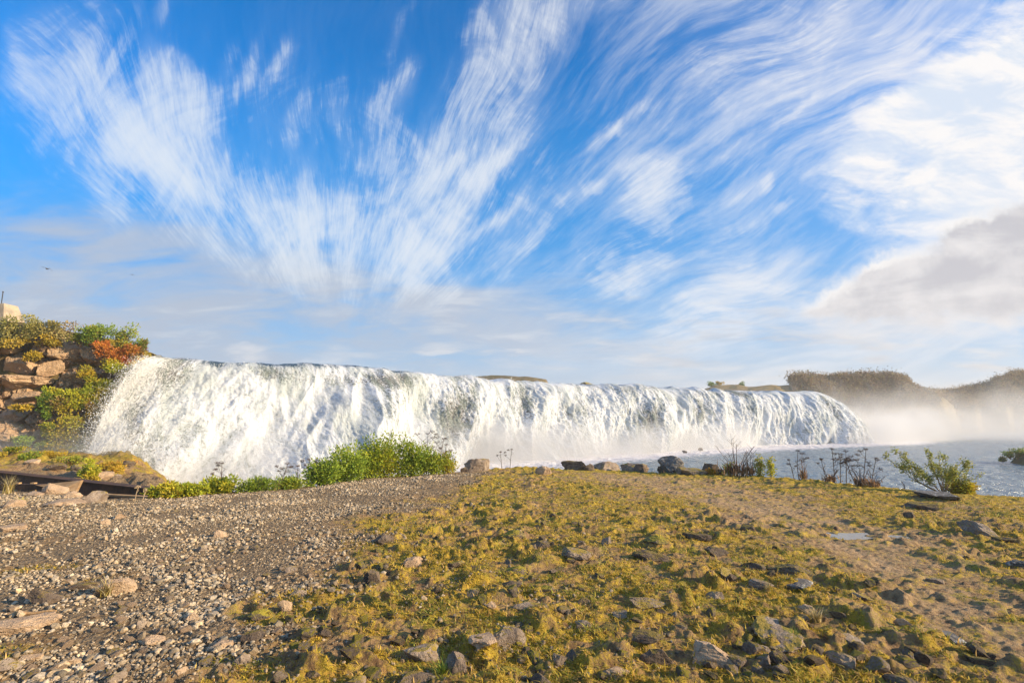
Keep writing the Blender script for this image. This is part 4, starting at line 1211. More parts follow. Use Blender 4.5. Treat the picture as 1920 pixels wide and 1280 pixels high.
# plants and stones on the mossy strip between the channel and the cliff
for k, (px, Y_, w_, H, pl_, lb_) in enumerate(((176, 15.2, .32, .55, YG, 'bright yellow-green leafy plant on the mossy bank behind the channel'), (192, 14.6, .25, .34, YG + OLIVE, 'yellow plant in front of the bright one on the mossy bank'),
        (60, 19, .5, .35, GREEN + OLIVE, 'low green plant on the mossy bank at the far left'), (100, 19.5, .5, .3, OLIVE, 'low mustard plant in the middle of the mossy bank'),
        (140, 18, .45, .35, YG + BROWN, 'yellow and russet plant on the mossy bank'), (215, 17, .5, .32, OLIVE + ORANGE[:1], 'rusty orange moss cushion on the bank near the falls'),
        (236, 18.5, .4, .25, ORANGE + OLIVE, 'orange-brown moss cushion at the water end of the bank'), (25, 20.5, .6, .35, OLIVE + GREEN, 'dark olive plant at the far left of the mossy bank'))):
    x_ = (px - 960) / 970 * Y_; z_ = gz(x_, Y_)
    shrub((x_, Y_, z_ + H * .5), (w_, w_, H * .6), 900, .07, pl_, lb_, 'plants on the mossy bank', 'leafy_plant', 'plant')
for k, (px, Y_, w_, kd, lb_) in enumerate(((120, 16.2, .5, 'd', 'dark stone on the mossy bank just behind the channel'), (205, 15.6, .55, 't', 'brown stone beside the yellow plants on the mossy bank'), (228, 16.2, .4, 'g', 'grey stone near the water end of the mossy bank'),
        (74, 17.5, .45, 't', 'small tan stone on the mossy bank at the left'), (163, 17.2, .6, 'm', 'mossy stone in the middle of the bank behind the channel'), (250, 18.5, .6, 'd', 'dark wet stone at the water end of the mossy bank'))):
    x_ = (px - 960) / 970 * Y_; V_, T_ = rock_verts(1200 + k, (w_, w_ * .8, w_ * .6), 4, 10, .1)
    tag(link('rock', make_mesh('rock', V_, T_), M[MK[kd]], loc=(x_, Y_, gz(x_, Y_) + w_ * .12)), lb_, 'rock')


# willow bush
def willow():
    b = brink(1735, -.15); Y_ = b[1]; u = Y_ / F
    root = empty('willow_bush', b, 'sparse yellow-green willow bush with one long branch trailing left', 'bush')
    st, lf = MB(), MB()
    def br(pts, r0, leafy=.4):
        pts = [np.array([p[0] * u, p[2] * u if len(p) > 2 else 0, p[1] * u]) for p in pts]
        tt = np.linspace(0, len(pts) - 1, 6 * len(pts)); P_ = np.stack([np.interp(tt, range(len(pts)), [p[k] for p in pts]) for k in range(3)], 1)
        P_[1:-1] += rng.normal(size=P_[1:-1].shape) * .006
        st.tube(P_, np.linspace(r0, r0 * .3, len(P_)), 5, (.16, .12, .07))
        n = int(len(P_) * 4.5 * (1 - leafy)) ; k = rng.integers(int(len(P_) * leafy), len(P_), n)
        lf.leaves(P_[k] + rng.normal(size=(n, 3)) * .028, rng.normal(size=(n, 3)) + [0, 0, .6], rng.uniform(.03, .065, n), .020, pal([(.42, .40, .07), (.30, .34, .06), (.50, .44, .12), (.22, .25, .05)], n))
        return P_
    for (dx, dy, dz) in ((-92, 62, 8), (-78, 72, -6), (-66, 46, 0), (-40, 52, 20), (-28, 66, -12), (-10, 58, 10), (0, 70, 0), (12, 50, -20), (22, 62, 12), (36, 46, 6), (48, 58, -8), (60, 40, 10), (72, 34, -4), (-52, 34, -10), (30, 30, 20), (-20, 36, 24), (8, 36, -24)):
        low = (-45, 20) if dx < -60 else (dx * .35, dy * .35)
        P_ = br([(0, -3, 0), (low[0], low[1], dz * .4), (dx * .8, dy * .75, dz * .8), (dx, dy, dz)], .010, .35)
        for q in range(3):
            o_ = P_[rng.integers(len(P_) // 3, len(P_))] / u
            br([(o_[0], o_[2], o_[1]), (o_[0] + rng.normal() * 7, o_[2] + rng.uniform(4, 12), o_[1] + rng.normal() * 5)], .004, .1)
    st.obj('branch', M['stem'], root); lf.obj('foliage', M['leaf'], root)


willow()


# ------------------------------------------------------------------ rusty steel channel
def m_rust(t):
    n = t.noise(t.obj, 2.2, 6, .65); n2 = t.noise(t.mapping(t.obj, scale=(1, 1, .2)), 9, 5, .7)
    c = t.mix(t.sm(n, .35, .65), (.05, .028, .018), (.12, .06, .03)); c = t.mix(t.sm(n2, .5, .75, 0, .6), c, (.20, .10, .045))
    S(t, color=c, rough=.75, spec=.3, normal=t.bump(n2, .6, .01))


M['rust'] = mat('rusty_steel', m_rust)
M['rust_l'] = mat('light_rust', lambda t: S(t, color=t.mix(t.sm(t.noise(t.obj, 5, 5, .7), .35, .7), (.30, .17, .07), (.46, .30, .15)), rough=.8, spec=.2, normal=t.bump(t.noise(t.obj, 20, 4, .7), .5, .006)))
ch = empty('steel_channel', at_z(150, 930, -.6), 'dark rusty steel channel wall running along the swale at the left', 'channel')
o0 = np.array(ch.location)


def slab_wall(name, m_, pts, zb, thick, parent, flange=0.):
    mb = MB()
    for (a, b) in zip(pts[:-1], pts[1:]):
        a, b = np.asarray(a), np.asarray(b); n_ = np.array([b[1] - a[1], -(b[0] - a[0]), 0]); n_ /= np.linalg.norm(n_); n_ *= thick
        q = [np.r_[a[:2], zb[0]], np.r_[b[:2], zb[1]], np.r_[b[:2], zb[1]] - n_, np.r_[a[:2], zb[0]] - n_, a, b, b - n_, a - n_]
        mb.hexa(np.array(q) - o0, (1, 1, 1))
    return mb.obj(name, m_, parent)


w0, w2_ = np.array([WALL[0][0], WALL[0][1], .12]), np.array([WALL[1][0], WALL[1][1], -.13])
slab_wall('side_wall', M['rust'], [w0, w2_], (-1.2, -1.2), .06, ch)
t0, t1 = w0 + [0, 0, .012], w2_ + [0, 0, .012]
slab_wall('top_flange', M['rust'], [t0 + [.03, -.1, .02], t1 + [.03, -.1, .02]], (t0[2], t1[2]), .28, ch)
b0, b1 = at_y(186, 926, 11.9), at_y(330, 934, 11.2)
slab_wall('bottom_rail', M['rust_l'], [b0, b1], (b0[2] - .03, b1[2] - .03), .14, ch)
slab_wall('rail_web', M['rust'], [b0 + [0, -.02, -.034], b1 + [0, -.02, -.034]], (b0[2] - .5, b1[2] - .5), .05, ch)
mb = MB(); q = [at_y(66, 909, 12.6), at_y(152, 900, 12.5), at_y(142, 921, 12.1), at_y(112, 919, 12.1)]
q = [np.array(v) for v in q]; back_ = np.array([.02, .05, 0])
mb.add(np.array(q + [v + back_ for v in q]) - o0, None, [(3, 2, 1, 0), (4, 5, 6, 7), (0, 1, 5, 4), (1, 2, 6, 5), (2, 3, 7, 6), (3, 0, 4, 7)])
tag(mb.obj('cover_plate', M['rust_l'], ch), 'bent light brown plate lying across the channel')
for px in (33, 62):
    mb = MB(); c_ = at_y(px, 909, 12.8); p8 = [c_ + np.array(v) for v in ((-.05, -.03, -.25), (.05, -.03, -.25), (.05, .05, -.25), (-.05, .05, -.25), (-.05, -.03, .06), (.05, -.03, .06), (.05, .05, .06), (-.05, .05, .06))]
    mb.hexa(np.array(p8) - o0); mb.obj('bracket', M['rust_l'], ch)
b2, b3 = at_y(-60, 906, 13.0), at_y(84, 908, 12.6)
slab_wall('cross_beam', M['rust'], [b2, b3], (b2[2] - .12, b3[2] - .12), .12, ch)

# weathered stick in the gravel
g_ = on_ground(15, 1156); g2 = on_ground(105, 1150); mb = MB()
pts = np.array([g_ * (1 - k) + g2 * k + [0, 0, .02 + .006 * math.sin(9 * k)] for k in np.linspace(0, 1, 9)])
mb.tube(pts - pts[0], [.010, .014, .016, .014, .013, .014, .012, .010, .006], 6, (.46, .28, .13))
o = mb.obj('wooden_stick', M['stem']); o.location = pts[0]; tag(o, 'weathered reddish stick lying on the gravel at the left', 'stick')

# puddle
c_ = on_ground(1615, 998); bm = bmesh.new(); vs = []
for k in range(48):
    a = k / 48 * 6.283; r_ = 1 + .35 * float(noise(np.array([math.cos(a) * 1.6]), np.array([math.sin(a) * 1.6]), 0, 77)[0]) * 1.6
    vs.append(bm.verts.new((math.cos(a) * .55 * r_, math.sin(a) * .26 * r_, 0)))
bm.faces.new(vs); me = bpy.data.meshes.new('puddle'); bm.to_mesh(me); bm.free()
M['puddle'] = mat('puddle_water', lambda t: S(t, color=(.12, .11, .10), rough=.06, spec=.6))
PUD = (c_[0], c_[1])
o = link('puddle', me, M['puddle'], loc=(PUDC[0], PUDC[1], gz(PUDC[0], PUDC[1]) + .012)); tag(o, kind='structure')

# ------------------------------------------------------------------ concrete block and pole on the cliff, birds
M['concrete'] = mat('weathered_concrete', lambda t: S(t, color=t.mix(t.sm(t.noise(t.obj, 3, 6, .7), .35, .65), (.42, .33, .23), (.27, .22, .16)), rough=.9, normal=t.bump(t.noise(t.obj, 12, 5, .7), .8, .03)))
c_ = at_y(0, 588, 27.5); u = 27.5 / F; mb = MB()
mb.hexa([(-30 * u, -.5, -.7), (27 * u, -.5, -.7), (30 * u, .8, -.7), (-30 * u, .8, -.7), (-26 * u, -.3, 16 * u), (15 * u, -.3, 18 * u), (15 * u, .5, 18 * u), (-26 * u, .5, 16 * u)])
o = mb.obj('concrete_block', M['concrete']); o.location = c_; tag(o, 'sloping weathered concrete block on top of the cliff at the far left', 'concrete block')
mb = MB(); mb.tube([(0, 0, -.3), (0, 0, 26 * u)], .022, 8, (.06, .06, .06)); mb.tube([(0, 0, 26 * u), (0, 0, 28 * u)], .034, 8, (.06, .06, .06))
o = mb.obj('metal_pole', M['stem']); o.location = at_y(2, 573, 27.4); tag(o, 'thin dark metal pole standing on the concrete block', 'pole')


def bird(px, py, Y_, span_px, label, roll, flap):
    c_ = at_y(px, py, Y_); s_ = span_px / F * Y_ / 2
    root = empty('bird', c_, label, 'bird')
    V1, T1 = ico(3); b_ = V1 * [.24, .62, .2] * s_ * .8; b_[:, 0] *= 1 - .5 * np.abs(V1[:, 1]) ** 2; b_[:, 2] *= 1 - .4 * np.abs(V1[:, 1])
    hd = V1 * .13 * s_ + [0, -.5 * s_, .05 * s_]
    mb = MB(); mb.add(b_, T1, None, (.10, .10, .11)); mb.add(hd, T1, None, (.1, .1, .11))
    mb.add(np.array([(-.05, -.6, .05), (.05, -.6, .05), (0, -.74, .02), (0, -.6, .0)]) * s_, [(0, 1, 2), (1, 3, 2), (3, 0, 2), (0, 3, 1)], None, (.3, .25, .1))
    mb.add(np.array([(-.06, .4, 0), (.06, .4, 0), (.2, .85, 0), (-.2, .85, 0), (-.06, .4, .03), (.06, .4, .03), (.2, .85, .02), (-.2, .85, .02)]) * s_, None, [(0, 3, 2, 1), (4, 5, 6, 7), (0, 1, 5, 4), (1, 2, 6, 5), (2, 3, 7, 6), (3, 0, 4, 7)], (.12, .12, .13))
    mb.obj('body', M['stem'], root, smooth=True)
    for sg in (-1, 1):
        X_ = np.array([.08, .45, 1.0]); Zt = np.array([.05, .05 + .25 * flap, .05 + (.1 if sg < 0 else -.30)]); lead = np.array([-.28, -.38, .0]); trail = np.array([.22, .10, .12])
        top = [(sg * x_, l_, z_ + .02) for x_, l_, z_ in zip(X_, lead, Zt)] + [(sg * x_, l_, z_ + .02) for x_, l_, z_ in zip(X_, trail, Zt)]
        Vw = np.array(top + [(a, b, c - .035) for a, b, c in top]) * s_
        Qw = [(0, 1, 4, 3), (1, 2, 5, 4), (6, 9, 10, 7), (7, 10, 11, 8), (0, 6, 7, 1), (1, 7, 8, 2), (3, 4, 10, 9), (4, 5, 11, 10), (2, 8, 11, 5), (0, 3, 9, 6)]
        mb = MB(); mb.add(Vw, None, Qw, (.08, .08, .09)); mb.obj('wing', M['stem'], root)
    root.rotation_euler = (.1, roll, .5)


bird(88, 504, 45, 17, 'dark bird gliding with spread wings high left above the cliff', .12, .6)
bird(248, 515, 110, 9, 'tiny far bird in the sky right of the nearer one', -.1, .2)


# ------------------------------------------------------------------ brush on the far hills
def brushwood():
    n = 5200
    px = rng.uniform(1490, 1765, n); Y_ = 99 + rng.random(n) ** 1.3 * 16
    x_ = (px - 960) / 970 * Y_
    x2 = rng.uniform(1745, 1990, n); Y2 = rng.uniform(112, 145, n)
    x_ = np.r_[x_, (x2 - 960) / 970 * Y2]; Y_ = np.r_[Y_, Y2]
    z_ = ground_h(x_, Y_, False)
    keep = (z_ > -.5) & (np.r_[np.ones(n), rng.random(n) < .55] > 0)
    cl = fbm(x_ * .3, Y_ * .3, 0, 3, 201); h_ = np.clip(1.1 + 3.4 * cl + rng.normal(size=len(x_)) * .3, .3, 2.4) * np.r_[ss(1735, 1640, px) * .75 + .25, np.full(n, .8)]
    x_, Y_, z_, h_ = x_[keep], Y_[keep], z_[keep], h_[keep]; m_ = len(x_)
    k = 5
    X = np.repeat(np.stack([x_, Y_, z_], -1), k, 0); H = np.repeat(h_, k) * rng.uniform(.6, 1.1, m_ * k)
    d = rng.normal(size=(m_ * k, 3)) * [.5, .5, 0] + [0, 0, 1]
    c = pal([(.30, .21, .13), (.24, .17, .11), (.36, .26, .14), (.28, .24, .10)], m_ * k)
    mb = MB(); mb.leaves(X - [0, 0, .2], d, H, .10, c, .1)
    for q_ in range(3):
        P2 = X + d * H[:, None] * rng.uniform(.25, 1, (m_ * k, 1)) + rng.normal(size=X.shape) * .22; mb.leaves(P2, rng.normal(size=(m_ * k, 3)) + [0, 0, .2], .32, .20, c * rng.uniform(.8, 1.25), .1)
    tag(mb.obj('hill_brushwood', M['leaf']), 'mass of bare brown birch scrub covering the misty hills on the right', 'scrub', kind='stuff')


brushwood()
for k, (px, Y_, w_, h_, pl_, lb_) in enumerate(((1338, 97, 10, 6, GREEN, 'small dark shrub at the left end of the low green hill'), (1352, 97, 8, 5, OLIVE, 'tiny olive shrub right of the small dark one on the low hill'),
        (1395, 99, 5, 5, GREEN, 'lone tiny shrub in the middle of the low green hill'), (1500, 100, 14, 12, BROWN, 'round brown shrub at the left end of the hill scrub'),
        (1524, 101, 12, 10, BROWN, 'brown shrub beside the round one on the hill'), (1560, 101, 14, 9, BROWN + CREAM, 'tan shrub in the middle of the hilltop scrub'),
        (1600, 101, 12, 8, BROWN + CREAM, 'pale shrub right of the tan one on the hilltop'), (1757, 118, 8, 9, BROWN, 'round shrub in the gap between the two hills'),
        (1005, 120, 10, 4, BROWN, 'pale shrub on the right end of the brown hill behind the falls'))):
    x_ = (px - 960) / 970 * Y_; z_ = float(ground_h(np.array([x_]), np.array([Y_]), False)[0]); u = Y_ / F
    shrub((x_, Y_, z_ + h_ * u * .6), (w_ * u, w_ * u * .8, h_ * u), 420, .22, pl_, lb_, 'shrubs on the far hills')
# islet plants
for k, (px, py, w_, h_, lb_) in enumerate(((1893, 852, 14, 8, 'dark low shrub on the left end of the islet'), (1912, 846, 14, 10, 'taller dark shrub on the islet at the right edge'), (1880, 860, 8, 5, 'tiny shrub at the water edge of the islet'))):
    c_ = at_y(px, py, 39.); u = 39 / F
    shrub(c_, (w_ * u, w_ * u, h_ * u), 420, .12, GREEN + BROWN, lb_, 'shrubs on the islet')
# grass-seed stems over the cliff edge rocks are part of the shrubs above


# ------------------------------------------------------------------ mist from the falls, haze in the air
def volume(name, loc, rot, dims, fn, label):
    bm = bmesh.new(); bmesh.ops.create_cube(bm, size=1); me = bpy.data.meshes.new(name); bm.to_mesh(me); bm.free()
    m_ = bpy.data.materials.new(name); m_.use_nodes = True; t = NT(m_.node_tree); t.n.clear()
    out = t.new('ShaderNodeOutputMaterial'); pv = t.new('ShaderNodeVolumePrincipled'); t.l.new(pv.outputs[0], out.inputs['Volume'])
    pv.inputs['Color'].default_value = (1, 1, 1, 1); pv.inputs['Anisotropy'].default_value = .2
    g = t.new('ShaderNodeTexCoord').outputs['Generated']
    fn(t, pv, g)
    for v in me.vertices: v.co = (v.co.x * dims[0], v.co.y * dims[1], v.co.z * dims[2])
    o = link(name, me, m_); o.location = loc; o.rotation_euler = (0, 0, rot)
    return tag(o, label, 'mist', kind='stuff')


def falls_mist(dens, zpow, cen=.5, wid=.5):
    def f(t, pv, g):
        x_, y_, z_ = t.sep(g)[:3]
        ed = t.m('MULTIPLY', t.m('MULTIPLY', t.sm(x_, 0, .12), t.sm(x_, 1, .88)), t.m('MULTIPLY', t.sm(y_, 0, .35), t.sm(y_, 1, .7)))
        n = t.noise(t.new('ShaderNodeNewGeometry').outputs['Position'], .16, 4, .6)
        zz = t.sm(t.m('ADD', z_, t.m('MULTIPLY', t.m('SUBTRACT', n, .5), -1.1)), .75, .0)
        d = t.m('MULTIPLY', t.m('MULTIPLY', ed, t.m('POWER', zz, zpow)), dens)
        t.put(pv.inputs['Density'], d)
    return f


volume('falls_mist', (1., 44.2, .7), math.atan2(46, 60), (72, 12, 5.8), falls_mist(.62, 1.5), 'white mist hanging along the foot of the waterfall')
volume('river_mist', (66, 86, 4.6), R(-8), (84, 44, 15), falls_mist(.062, 1.4), 'drifting white mist over the river beyond the right end of the falls')


volume('plunge_mist', (54, 74.5, 1.2), R(35), (30, 15, 8.5), falls_mist(.30, 1.4), 'thick white spray rising where the right end of the falls hits the river')


def haze_fn(t, pv, g):
    pv.inputs['Color'].default_value = (1, .96, .92, 1); pv.inputs['Density'].default_value = .0008


h = volume('haze', (0, 60, 9), 0, (2400, 2400, 34), haze_fn, 'thin warm haze in the air'); h['category'] = 'haze'

SKYMUL = (.0, 1.5, 2.6); EXPO = 1.0

# ------------------------------------------------------------------ sun, sky, camera
SUN_AZ, SUN_EL = R(104), R(19)
ld = bpy.data.lights.new('sun', 'SUN'); ld.energy = 4.6; ld.angle = R(.5); ld.color = (1, .78, .50)
lo = bpy.data.objects.new('sun', ld); C.objects.link(lo)
sd = Vector((math.sin(SUN_AZ) * math.cos(SUN_EL), math.cos(SUN_AZ) * math.cos(SUN_EL), math.sin(SUN_EL)))
lo.rotation_euler = (-sd).to_track_quat('-Z', 'Y').to_euler()

w = bpy.data.worlds.new('World'); sc.world = w; w.use_nodes = True
t = NT(w.node_tree); t.n.clear()
wo = t.new('ShaderNodeOutputWorld'); bg = t.new('ShaderNodeBackground'); t.l.new(bg.outputs[0], wo.inputs[0])
sky = t.new('ShaderNodeTexSky', sky_type='NISHITA'); sky.sun_disc = False
sky.sun_elevation = SUN_EL; sky.sun_rotation = SUN_AZ; sky.altitude = 50; sky.air_density = 1.; sky.dust_density = .6; sky.ozone_density = 2.5
STR = .05
dvec = t.new('ShaderNodeTexCoord').outputs['Generated']
x, y, z = t.sep(dvec)[:3]
yy = t.m('MAXIMUM', y, .08)
front = t.sm(y, .05, .2)
u_, v_ = t.m('DIVIDE', x, yy), t.m('DIVIDE', z, yy)
P0 = t.xyz(u_, v_, 0)
# fan of streaks: a polar frame about the point on the horizon that they run towards
def q2(px, py):
    a, b, c = ray(px, py); return a / b, c / b
vu, vw = q2(640, 745)
du, dv = t.m('SUBTRACT', u_, vu), t.m('SUBTRACT', v_, vw)
wrp = t.noise(P0, 1.5, 2, .4, out='Color')
wr = t.sep(t.v('SUBTRACT', wrp, (.5, .5, .5)))
ang = t.m('ADD', t.m('ARCTAN2', du, dv), t.m('MULTIPLY', wr[0], .42))
rad = t.m('SQRT', t.m('ADD', t.m('MULTIPLY', du, du), t.m('MULTIPLY', dv, dv)))
lr = t.m('LOGARITHM', t.m('ADD', rad, .05), 2.718)
fil = t.noise(t.xyz(t.m('MULTIPLY', ang, 7.), t.m('MULTIPLY', lr, 2.2), 3), 1.0, 8, .58, .1)
fil2 = t.noise(t.xyz(t.m('MULTIPLY', ang, 42.), t.m('MULTIPLY', lr, 6.), 7), 1.0, 6, .68, .2)
soft = t.noise(P0, 3.2, 6, .6, .4)
w1 = t.v('SCALE', t.v('SUBTRACT', t.noise(P0, 4, 4, .6, out='Color'), (.5, .5, .5)), .07)
w2 = t.v('SCALE', t.v('SUBTRACT', t.noise(P0, 13, 4, .65, out='Color'), (.5, .5, .5)), .03)
PW = t.v('MULTIPLY', t.v('ADD', P0, t.v('ADD', w1, w2)), (1, 1, 0))


def strokes(lst, vec=None):
    acc = None
    for (x0, y0, x1, y1, wd, am) in lst:
        a0, b0 = q2(x0, y0); a1, b1 = q2(x1, y1)
        L = math.hypot(a1 - a0, b1 - b0)
        mp = t.mapping(vec or PW, ((a0 + a1) / 2, (b0 + b1) / 2, 0), (0, 0, math.atan2(b1 - b0, a1 - a0)), (L * .62, wd / 960 * 1.6, 1), 'TEXTURE')
        gt = t.new('ShaderNodeTexGradient', gradient_type='SPHERICAL'); t.put(gt.inputs[0], mp)
        r_ = t.sm(gt.outputs['Fac'], 0, 1)
        acc = t.m('MULTIPLY_ADD', r_, am, acc if acc is not None else 0.)
    return acc


CIR = [(180, 110, 400, 260, 75, 0.8), (250, 130, 390, 160, 45, 0.5), (60, -40, 330, 420, 150, 0.55), (380, 140, 300, 330, 60, 0.5), (340, 280, 460, 400, 50, 0.8), (150, 0, 240, 90, 40, 0.3),
       (20, 30, 70, 190, 16.5, 0.18), (290, 60, 320, -40, 18, .25), (430, 250, 440, 330, 10.5, 0.54), (420, 220, 500, 40, 20, 0.26), (480, 180, 565, 40, 24, 0.3), (400, 190, 455, 30, 18, 0.2), (535, 290, 575, 150, 22, .22),
       (600, 330, 645, 100, 26, .2), (330, 330, 640, 500, 100, .75), (240, 200, 430, 440, 95, .5), (480, 330, 760, 440, 60, 0.45), (560, 560, 700, 330, 50, 0.4), (700, 250, 790, 80, 30, 0.35), (715, 140, 780, -30, 18, .2),
       (700, 480, 1010, 80, 95, 0.75), (860, 200, 1060, -60, 85, 0.85), (690, 440, 900, 270, 19.5, 0.81), (760, 440, 990, 250, 16.5, 0.72), (800, 460, 1050, 190, 15, 0.72), (840, 470, 990, 370, 13.5, 0.81),
       (680, 520, 900, 400, 60, 0.85), (420, 430, 880, 520, 85, .8), (560, 520, 420, 60, 190, .14), (640, 520, 560, 120, 170, .10), (680, 540, 820, 60, 160, .18), (760, 560, 1150, 200, 120, .25), (60, 20, 400, 480, 120, .3), (900, 560, 1060, 380, 19.5, 0.36), (1040, 380, 1150, 330, 15, 0.36), (1100, 280, 1240, 170, 16.5, 0.77), (1130, 250, 1185, 240, 13.5, 0.45), (1190, 130, 1245, 100, 12, 0.54),
       (1150, 330, 1330, 280, 34, 0.7), (1160, 400, 1300, 340, 40, 0.8), (1180, 430, 1260, 400, 30, 0.6), (1360, 380, 1500, 310, 16.5, 0.54), (1440, 245, 1550, 170, 8.2, 0.68), (1400, 150, 1480, 90, 7.5, 0.41), (1250, 190, 1290, 165, 7.5, 0.36),
       (1000, 540, 1300, 440, 50, 0.5), (1050, 560, 1280, 500, 36, 0.6), (1230, 590, 1500, 490, 34, 0.65), (1300, 460, 1560, 360, 19.5, 0.36), (1410, 560, 1510, 525, 13.5, 0.54), (1100, 470, 1500, 180, 60, 0.3), (1300, 200, 1700, -60, 120, 0.38),
       (1000, 40, 1200, -40, 60, 0.45), (1150, 300, 1500, 0, 60, 0.3), (1500, 300, 1900, 60, 110, 0.45), (1600, 150, 1760, 90, 30, 0.4), (980, 300, 700, 620, 90, 0.3), (1180, 640, 1500, 590, 40, 0.5)]
BIG = [(1530, 400, 2000, 330, 130, 1.0), (1560, 270, 1980, 110, 70, 1.0), (1600, 240, 1760, 180, 40, .5), (1700, 330, 2300, 100, 260, 1.5), (1480, 340, 1700, 280, 50, .6), (1500, 400, 1640, 400, 35, .5)]
GRY = [(1460, 605, 1720, 575, 50, 1.0), (1560, 570, 1820, 530, 70, 1.2), (1700, 530, 2000, 480, 90, 1.3), (1840, 490, 2300, 400, 110, 1.5), (1600, 610, 2300, 575, 50, 1.0), (1620, 520, 1700, 505, 26, .6), (1790, 460, 1880, 440, 32, .7)]
STR_ = [(-100, 440, 260, 440, 65, 1.1), (-200, 520, 620, 520, 100, 1.3), (100, 590, 1000, 590, 80, 1.3), (400, 500, 900, 560, 50, .5), (600, 620, 1300, 610, 60, .8), (-300, 620, 700, 640, 80, .9), (900, 660, 1500, 650, 28, .6), (1200, 610, 1900, 640, 50, .6)]
LOW = [(770, 662, 880, 664, 13, .9), (400, 662, 520, 668, 14, .6), (960, 655, 1000, 655, 10, .5), (1060, 640, 1180, 640, 12, .4), (560, 668, 700, 672, 12, .3)]
mcir = strokes(CIR)
fmix = t.m('ADD', t.m('MULTIPLY', fil, .62), t.m('MULTIPLY', fil2, .38))
fib = t.noise(t.xyz(t.m('MULTIPLY', ang, 95.), t.m('MULTIPLY', lr, 9.), 2), 1.0, 5, .7, .3)
clump = t.sm(t.noise(t.v('ADD', P0, t.v('SCALE', t.v('SUBTRACT', wrp, (.5, .5, .5)), .5)), 6.5, 7, .62, .9), .34, .66)
fb = t.m('ADD', t.m('ADD', t.m('MULTIPLY', fmix, .60), t.m('MULTIPLY', fib, .40)), t.m('MULTIPLY', t.m('SUBTRACT', clump, .5), .16))
d1 = t.m('ADD', t.m('MULTIPLY', mcir, t.m('MULTIPLY', t.sm(fil, .3, .7), .45)), t.m('MULTIPLY', t.sm(t.m('ADD', t.m('MULTIPLY', t.m('MINIMUM', mcir, 1.3), .17), fb), .50, .96), 1.15))
d1 = t.m('MULTIPLY', d1, t.sm(mcir, 0, .3))
veil = t.m('MULTIPLY', t.sm(fmix, .40, .72), t.m('ADD', .03, t.m('MULTIPLY', t.sm(u_, -.15, .6), .75)))
d1 = t.m('ADD', d1, t.m('ADD', veil, t.m('MULTIPLY', t.sm(u_, .1, .9), .10)))
a1 = t.m('SUBTRACT', 1, t.m('EXPONENT', t.m('MULTIPLY', d1, -1.3)))
# soft flat layers near the horizon
hz = t.mapping(P0, scale=(1, 3.4, 1)); hn = t.noise(hz, 2.6, 6, .58, .5); hn2 = t.noise(t.mapping(P0, scale=(1, 6, 1)), 5, 5, .6, .4)
PS = t.v('MULTIPLY', t.v('ADD', P0, t.v('SCALE', t.v('SUBTRACT', t.noise(hz, 3, 5, .6, out='Color'), (.5, .5, .5)), .16)), (1, 1, 0))
d2 = t.m('MULTIPLY', strokes(STR_, PS), t.m('ADD', .15, t.m('MULTIPLY', t.sm(hn, .36, .66), 1.5)))
d2 = t.m('ADD', d2, t.m('MULTIPLY', t.sm(v_, .17, .03), .9))
a2 = t.m('SUBTRACT', 1, t.m('EXPONENT', t.m('MULTIPLY', d2, -1.5)))
a2b = t.m('MULTIPLY', t.sm(hn2, .46, .68), t.m('MULTIPLY', t.sm(v_, .36, .12), .7))
rt = t.noise(t.mapping(P0, rot=(0, 0, R(-24)), scale=(1, 2.6, 1)), 5.5, 8, .64, .35)
big = t.m('ADD', strokes(BIG), t.m('MULTIPLY', t.m('SUBTRACT', rt, .5), 1.7))
a3 = t.m('MULTIPLY', t.sm(big, .10, 1.1), t.sm(strokes(BIG), .03, .5))
pf = t.noise(P0, 9, 7, .6, .2)
PG = t.v('MULTIPLY', t.v('ADD', P0, t.v('SCALE', t.v('SUBTRACT', t.noise(P0, 9, 7, .66, out='Color'), (.5, .5, .5)), .10)), (1, 1, 0))
gd = t.m('ADD', strokes(GRY, PG), t.m('MULTIPLY', t.m('SUBTRACT', pf, .5), .35))
gu = strokes(GRY, t.v('ADD', PG, (-.006, .022, 0)))                       # the same cloud sampled a little higher: its sunlit top
gb = strokes(GRY, t.v('ADD', PG, (0, -.05, 0)))
a4 = t.m('MULTIPLY', t.sm(gd, .02, .6), t.sm(t.m('ADD', gb, t.m('MULTIPLY', hn, .9)), .25, 1.0))
core = t.m('MULTIPLY', t.sm(gu, .05, .32), t.sm(t.m('ADD', gb, t.m('MULTIPLY', t.m('SUBTRACT', hn, .5), 2.6)), -.5, .7))
a5 = t.m('MULTIPLY', t.sm(t.m('ADD', strokes(LOW, PS), t.m('MULTIPLY', t.m('SUBTRACT', pf, .5), .6)), .15, .7), .6)
K = 10.
def c(r, g, b): return (r * K, g * K, b * K)
sc_ = t.mix(1.0, sky.outputs[0], SKYMUL, 'MULTIPLY')
hs = t.new('ShaderNodeHueSaturation'); hs.inputs['Saturation'].default_value = 1.2; t.put(hs.inputs['Color'], sc_)
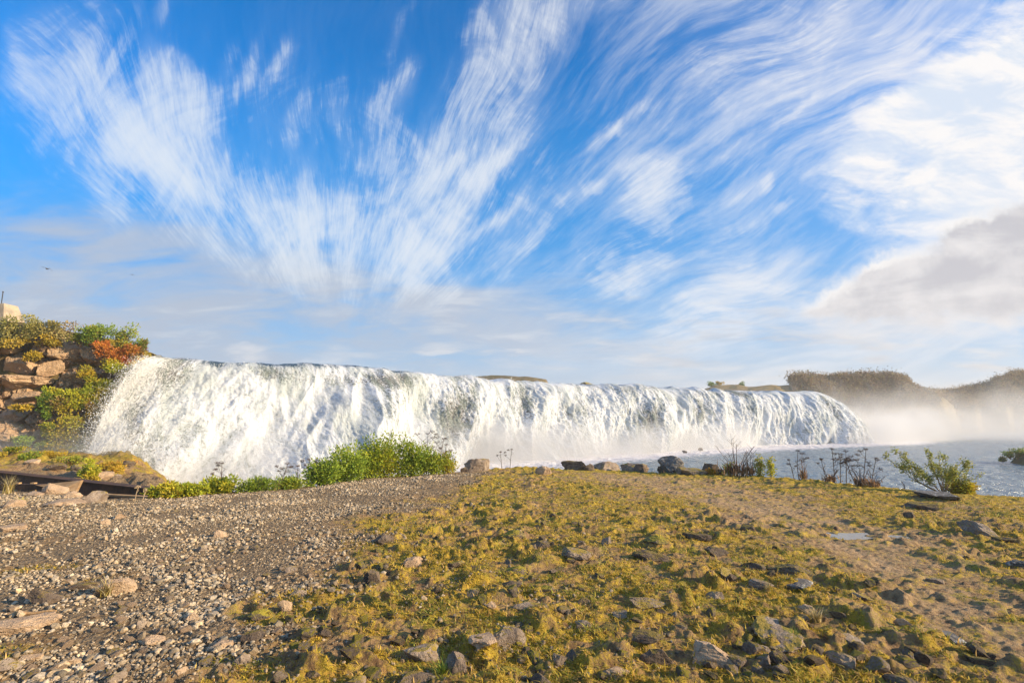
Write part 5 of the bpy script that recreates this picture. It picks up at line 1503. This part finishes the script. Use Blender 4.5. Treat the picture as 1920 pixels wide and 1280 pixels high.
col = t.mix(t.sm(v_, .85, .15, 0, .85), hs.outputs[0], t.mix(t.sm(v_, .40, .0), c(.06, .36, .80), c(.36, .58, .82)))
warm = t.sm(u_, -.6, 1.0)
cw = t.mix(warm, c(.80, .86, .93), c(.95, .93, .93))
fr = lambda a: t.m('MULTIPLY', a, front)
col = t.mix(fr(a2), col, t.mix(warm, c(.47, .54, .66), c(.62, .66, .74)))
col = t.mix(fr(a1), col, cw)
col = t.mix(fr(a2b), col, t.mix(t.sm(hn, .35, .6), t.mix(warm, c(.43, .50, .62), c(.62, .60, .62)), t.mix(warm, c(.72, .78, .86), c(.93, .88, .84))))
col = t.mix(fr(a3), col, t.mix(t.sm(rt, .38, .6), c(.70, .79, .93), c(.97, .95, .95)))
col = t.mix(fr(a4), col, t.mix(core, c(.95, .93, .92), t.mix(t.sm(t.m('ADD', t.m('MULTIPLY', hn, .6), t.m('MULTIPLY', pf, .4)), .40, .62), c(.58, .58, .63), c(.84, .82, .83))))
col = t.mix(fr(a5), col, c(.80, .80, .82))
# round the back of the camera: plain broken cloud
bk = t.m('MULTIPLY', t.m('SUBTRACT', 1, front), t.sm(t.noise(dvec, 3, 5, .6), .42, .62, 0, .8))
col = t.mix(bk, col, c(.75, .8, .86))
t.put(bg.inputs['Color'], col); bg.inputs['Strength'].default_value = STR
w.cycles.sampling_method = 'MANUAL'; w.cycles.sample_map_resolution = 512

cam = bpy.data.cameras.new('camera'); co = bpy.data.objects.new('camera', cam); C.objects.link(co)
cam.sensor_width = 36; cam.lens = 18; cam.clip_start = .05; cam.clip_end = 5000
co.location = (0, 0, EYE); co.rotation_euler = (math.pi / 2 + PITCH, 0, 0)
sc.camera = co
sc.view_settings.view_transform = 'Standard'; sc.view_settings.look = 'None'; sc.view_settings.gamma = 1; sc.view_settings.exposure = EXPO
sc.cycles.use_denoising = True
try: sc.cycles.denoiser = 'OPENIMAGEDENOISE'
except Exception: pass
sc.cycles.max_bounces = 6; sc.cycles.transparent_max_bounces = 8; sc.cycles.volume_bounces = 1
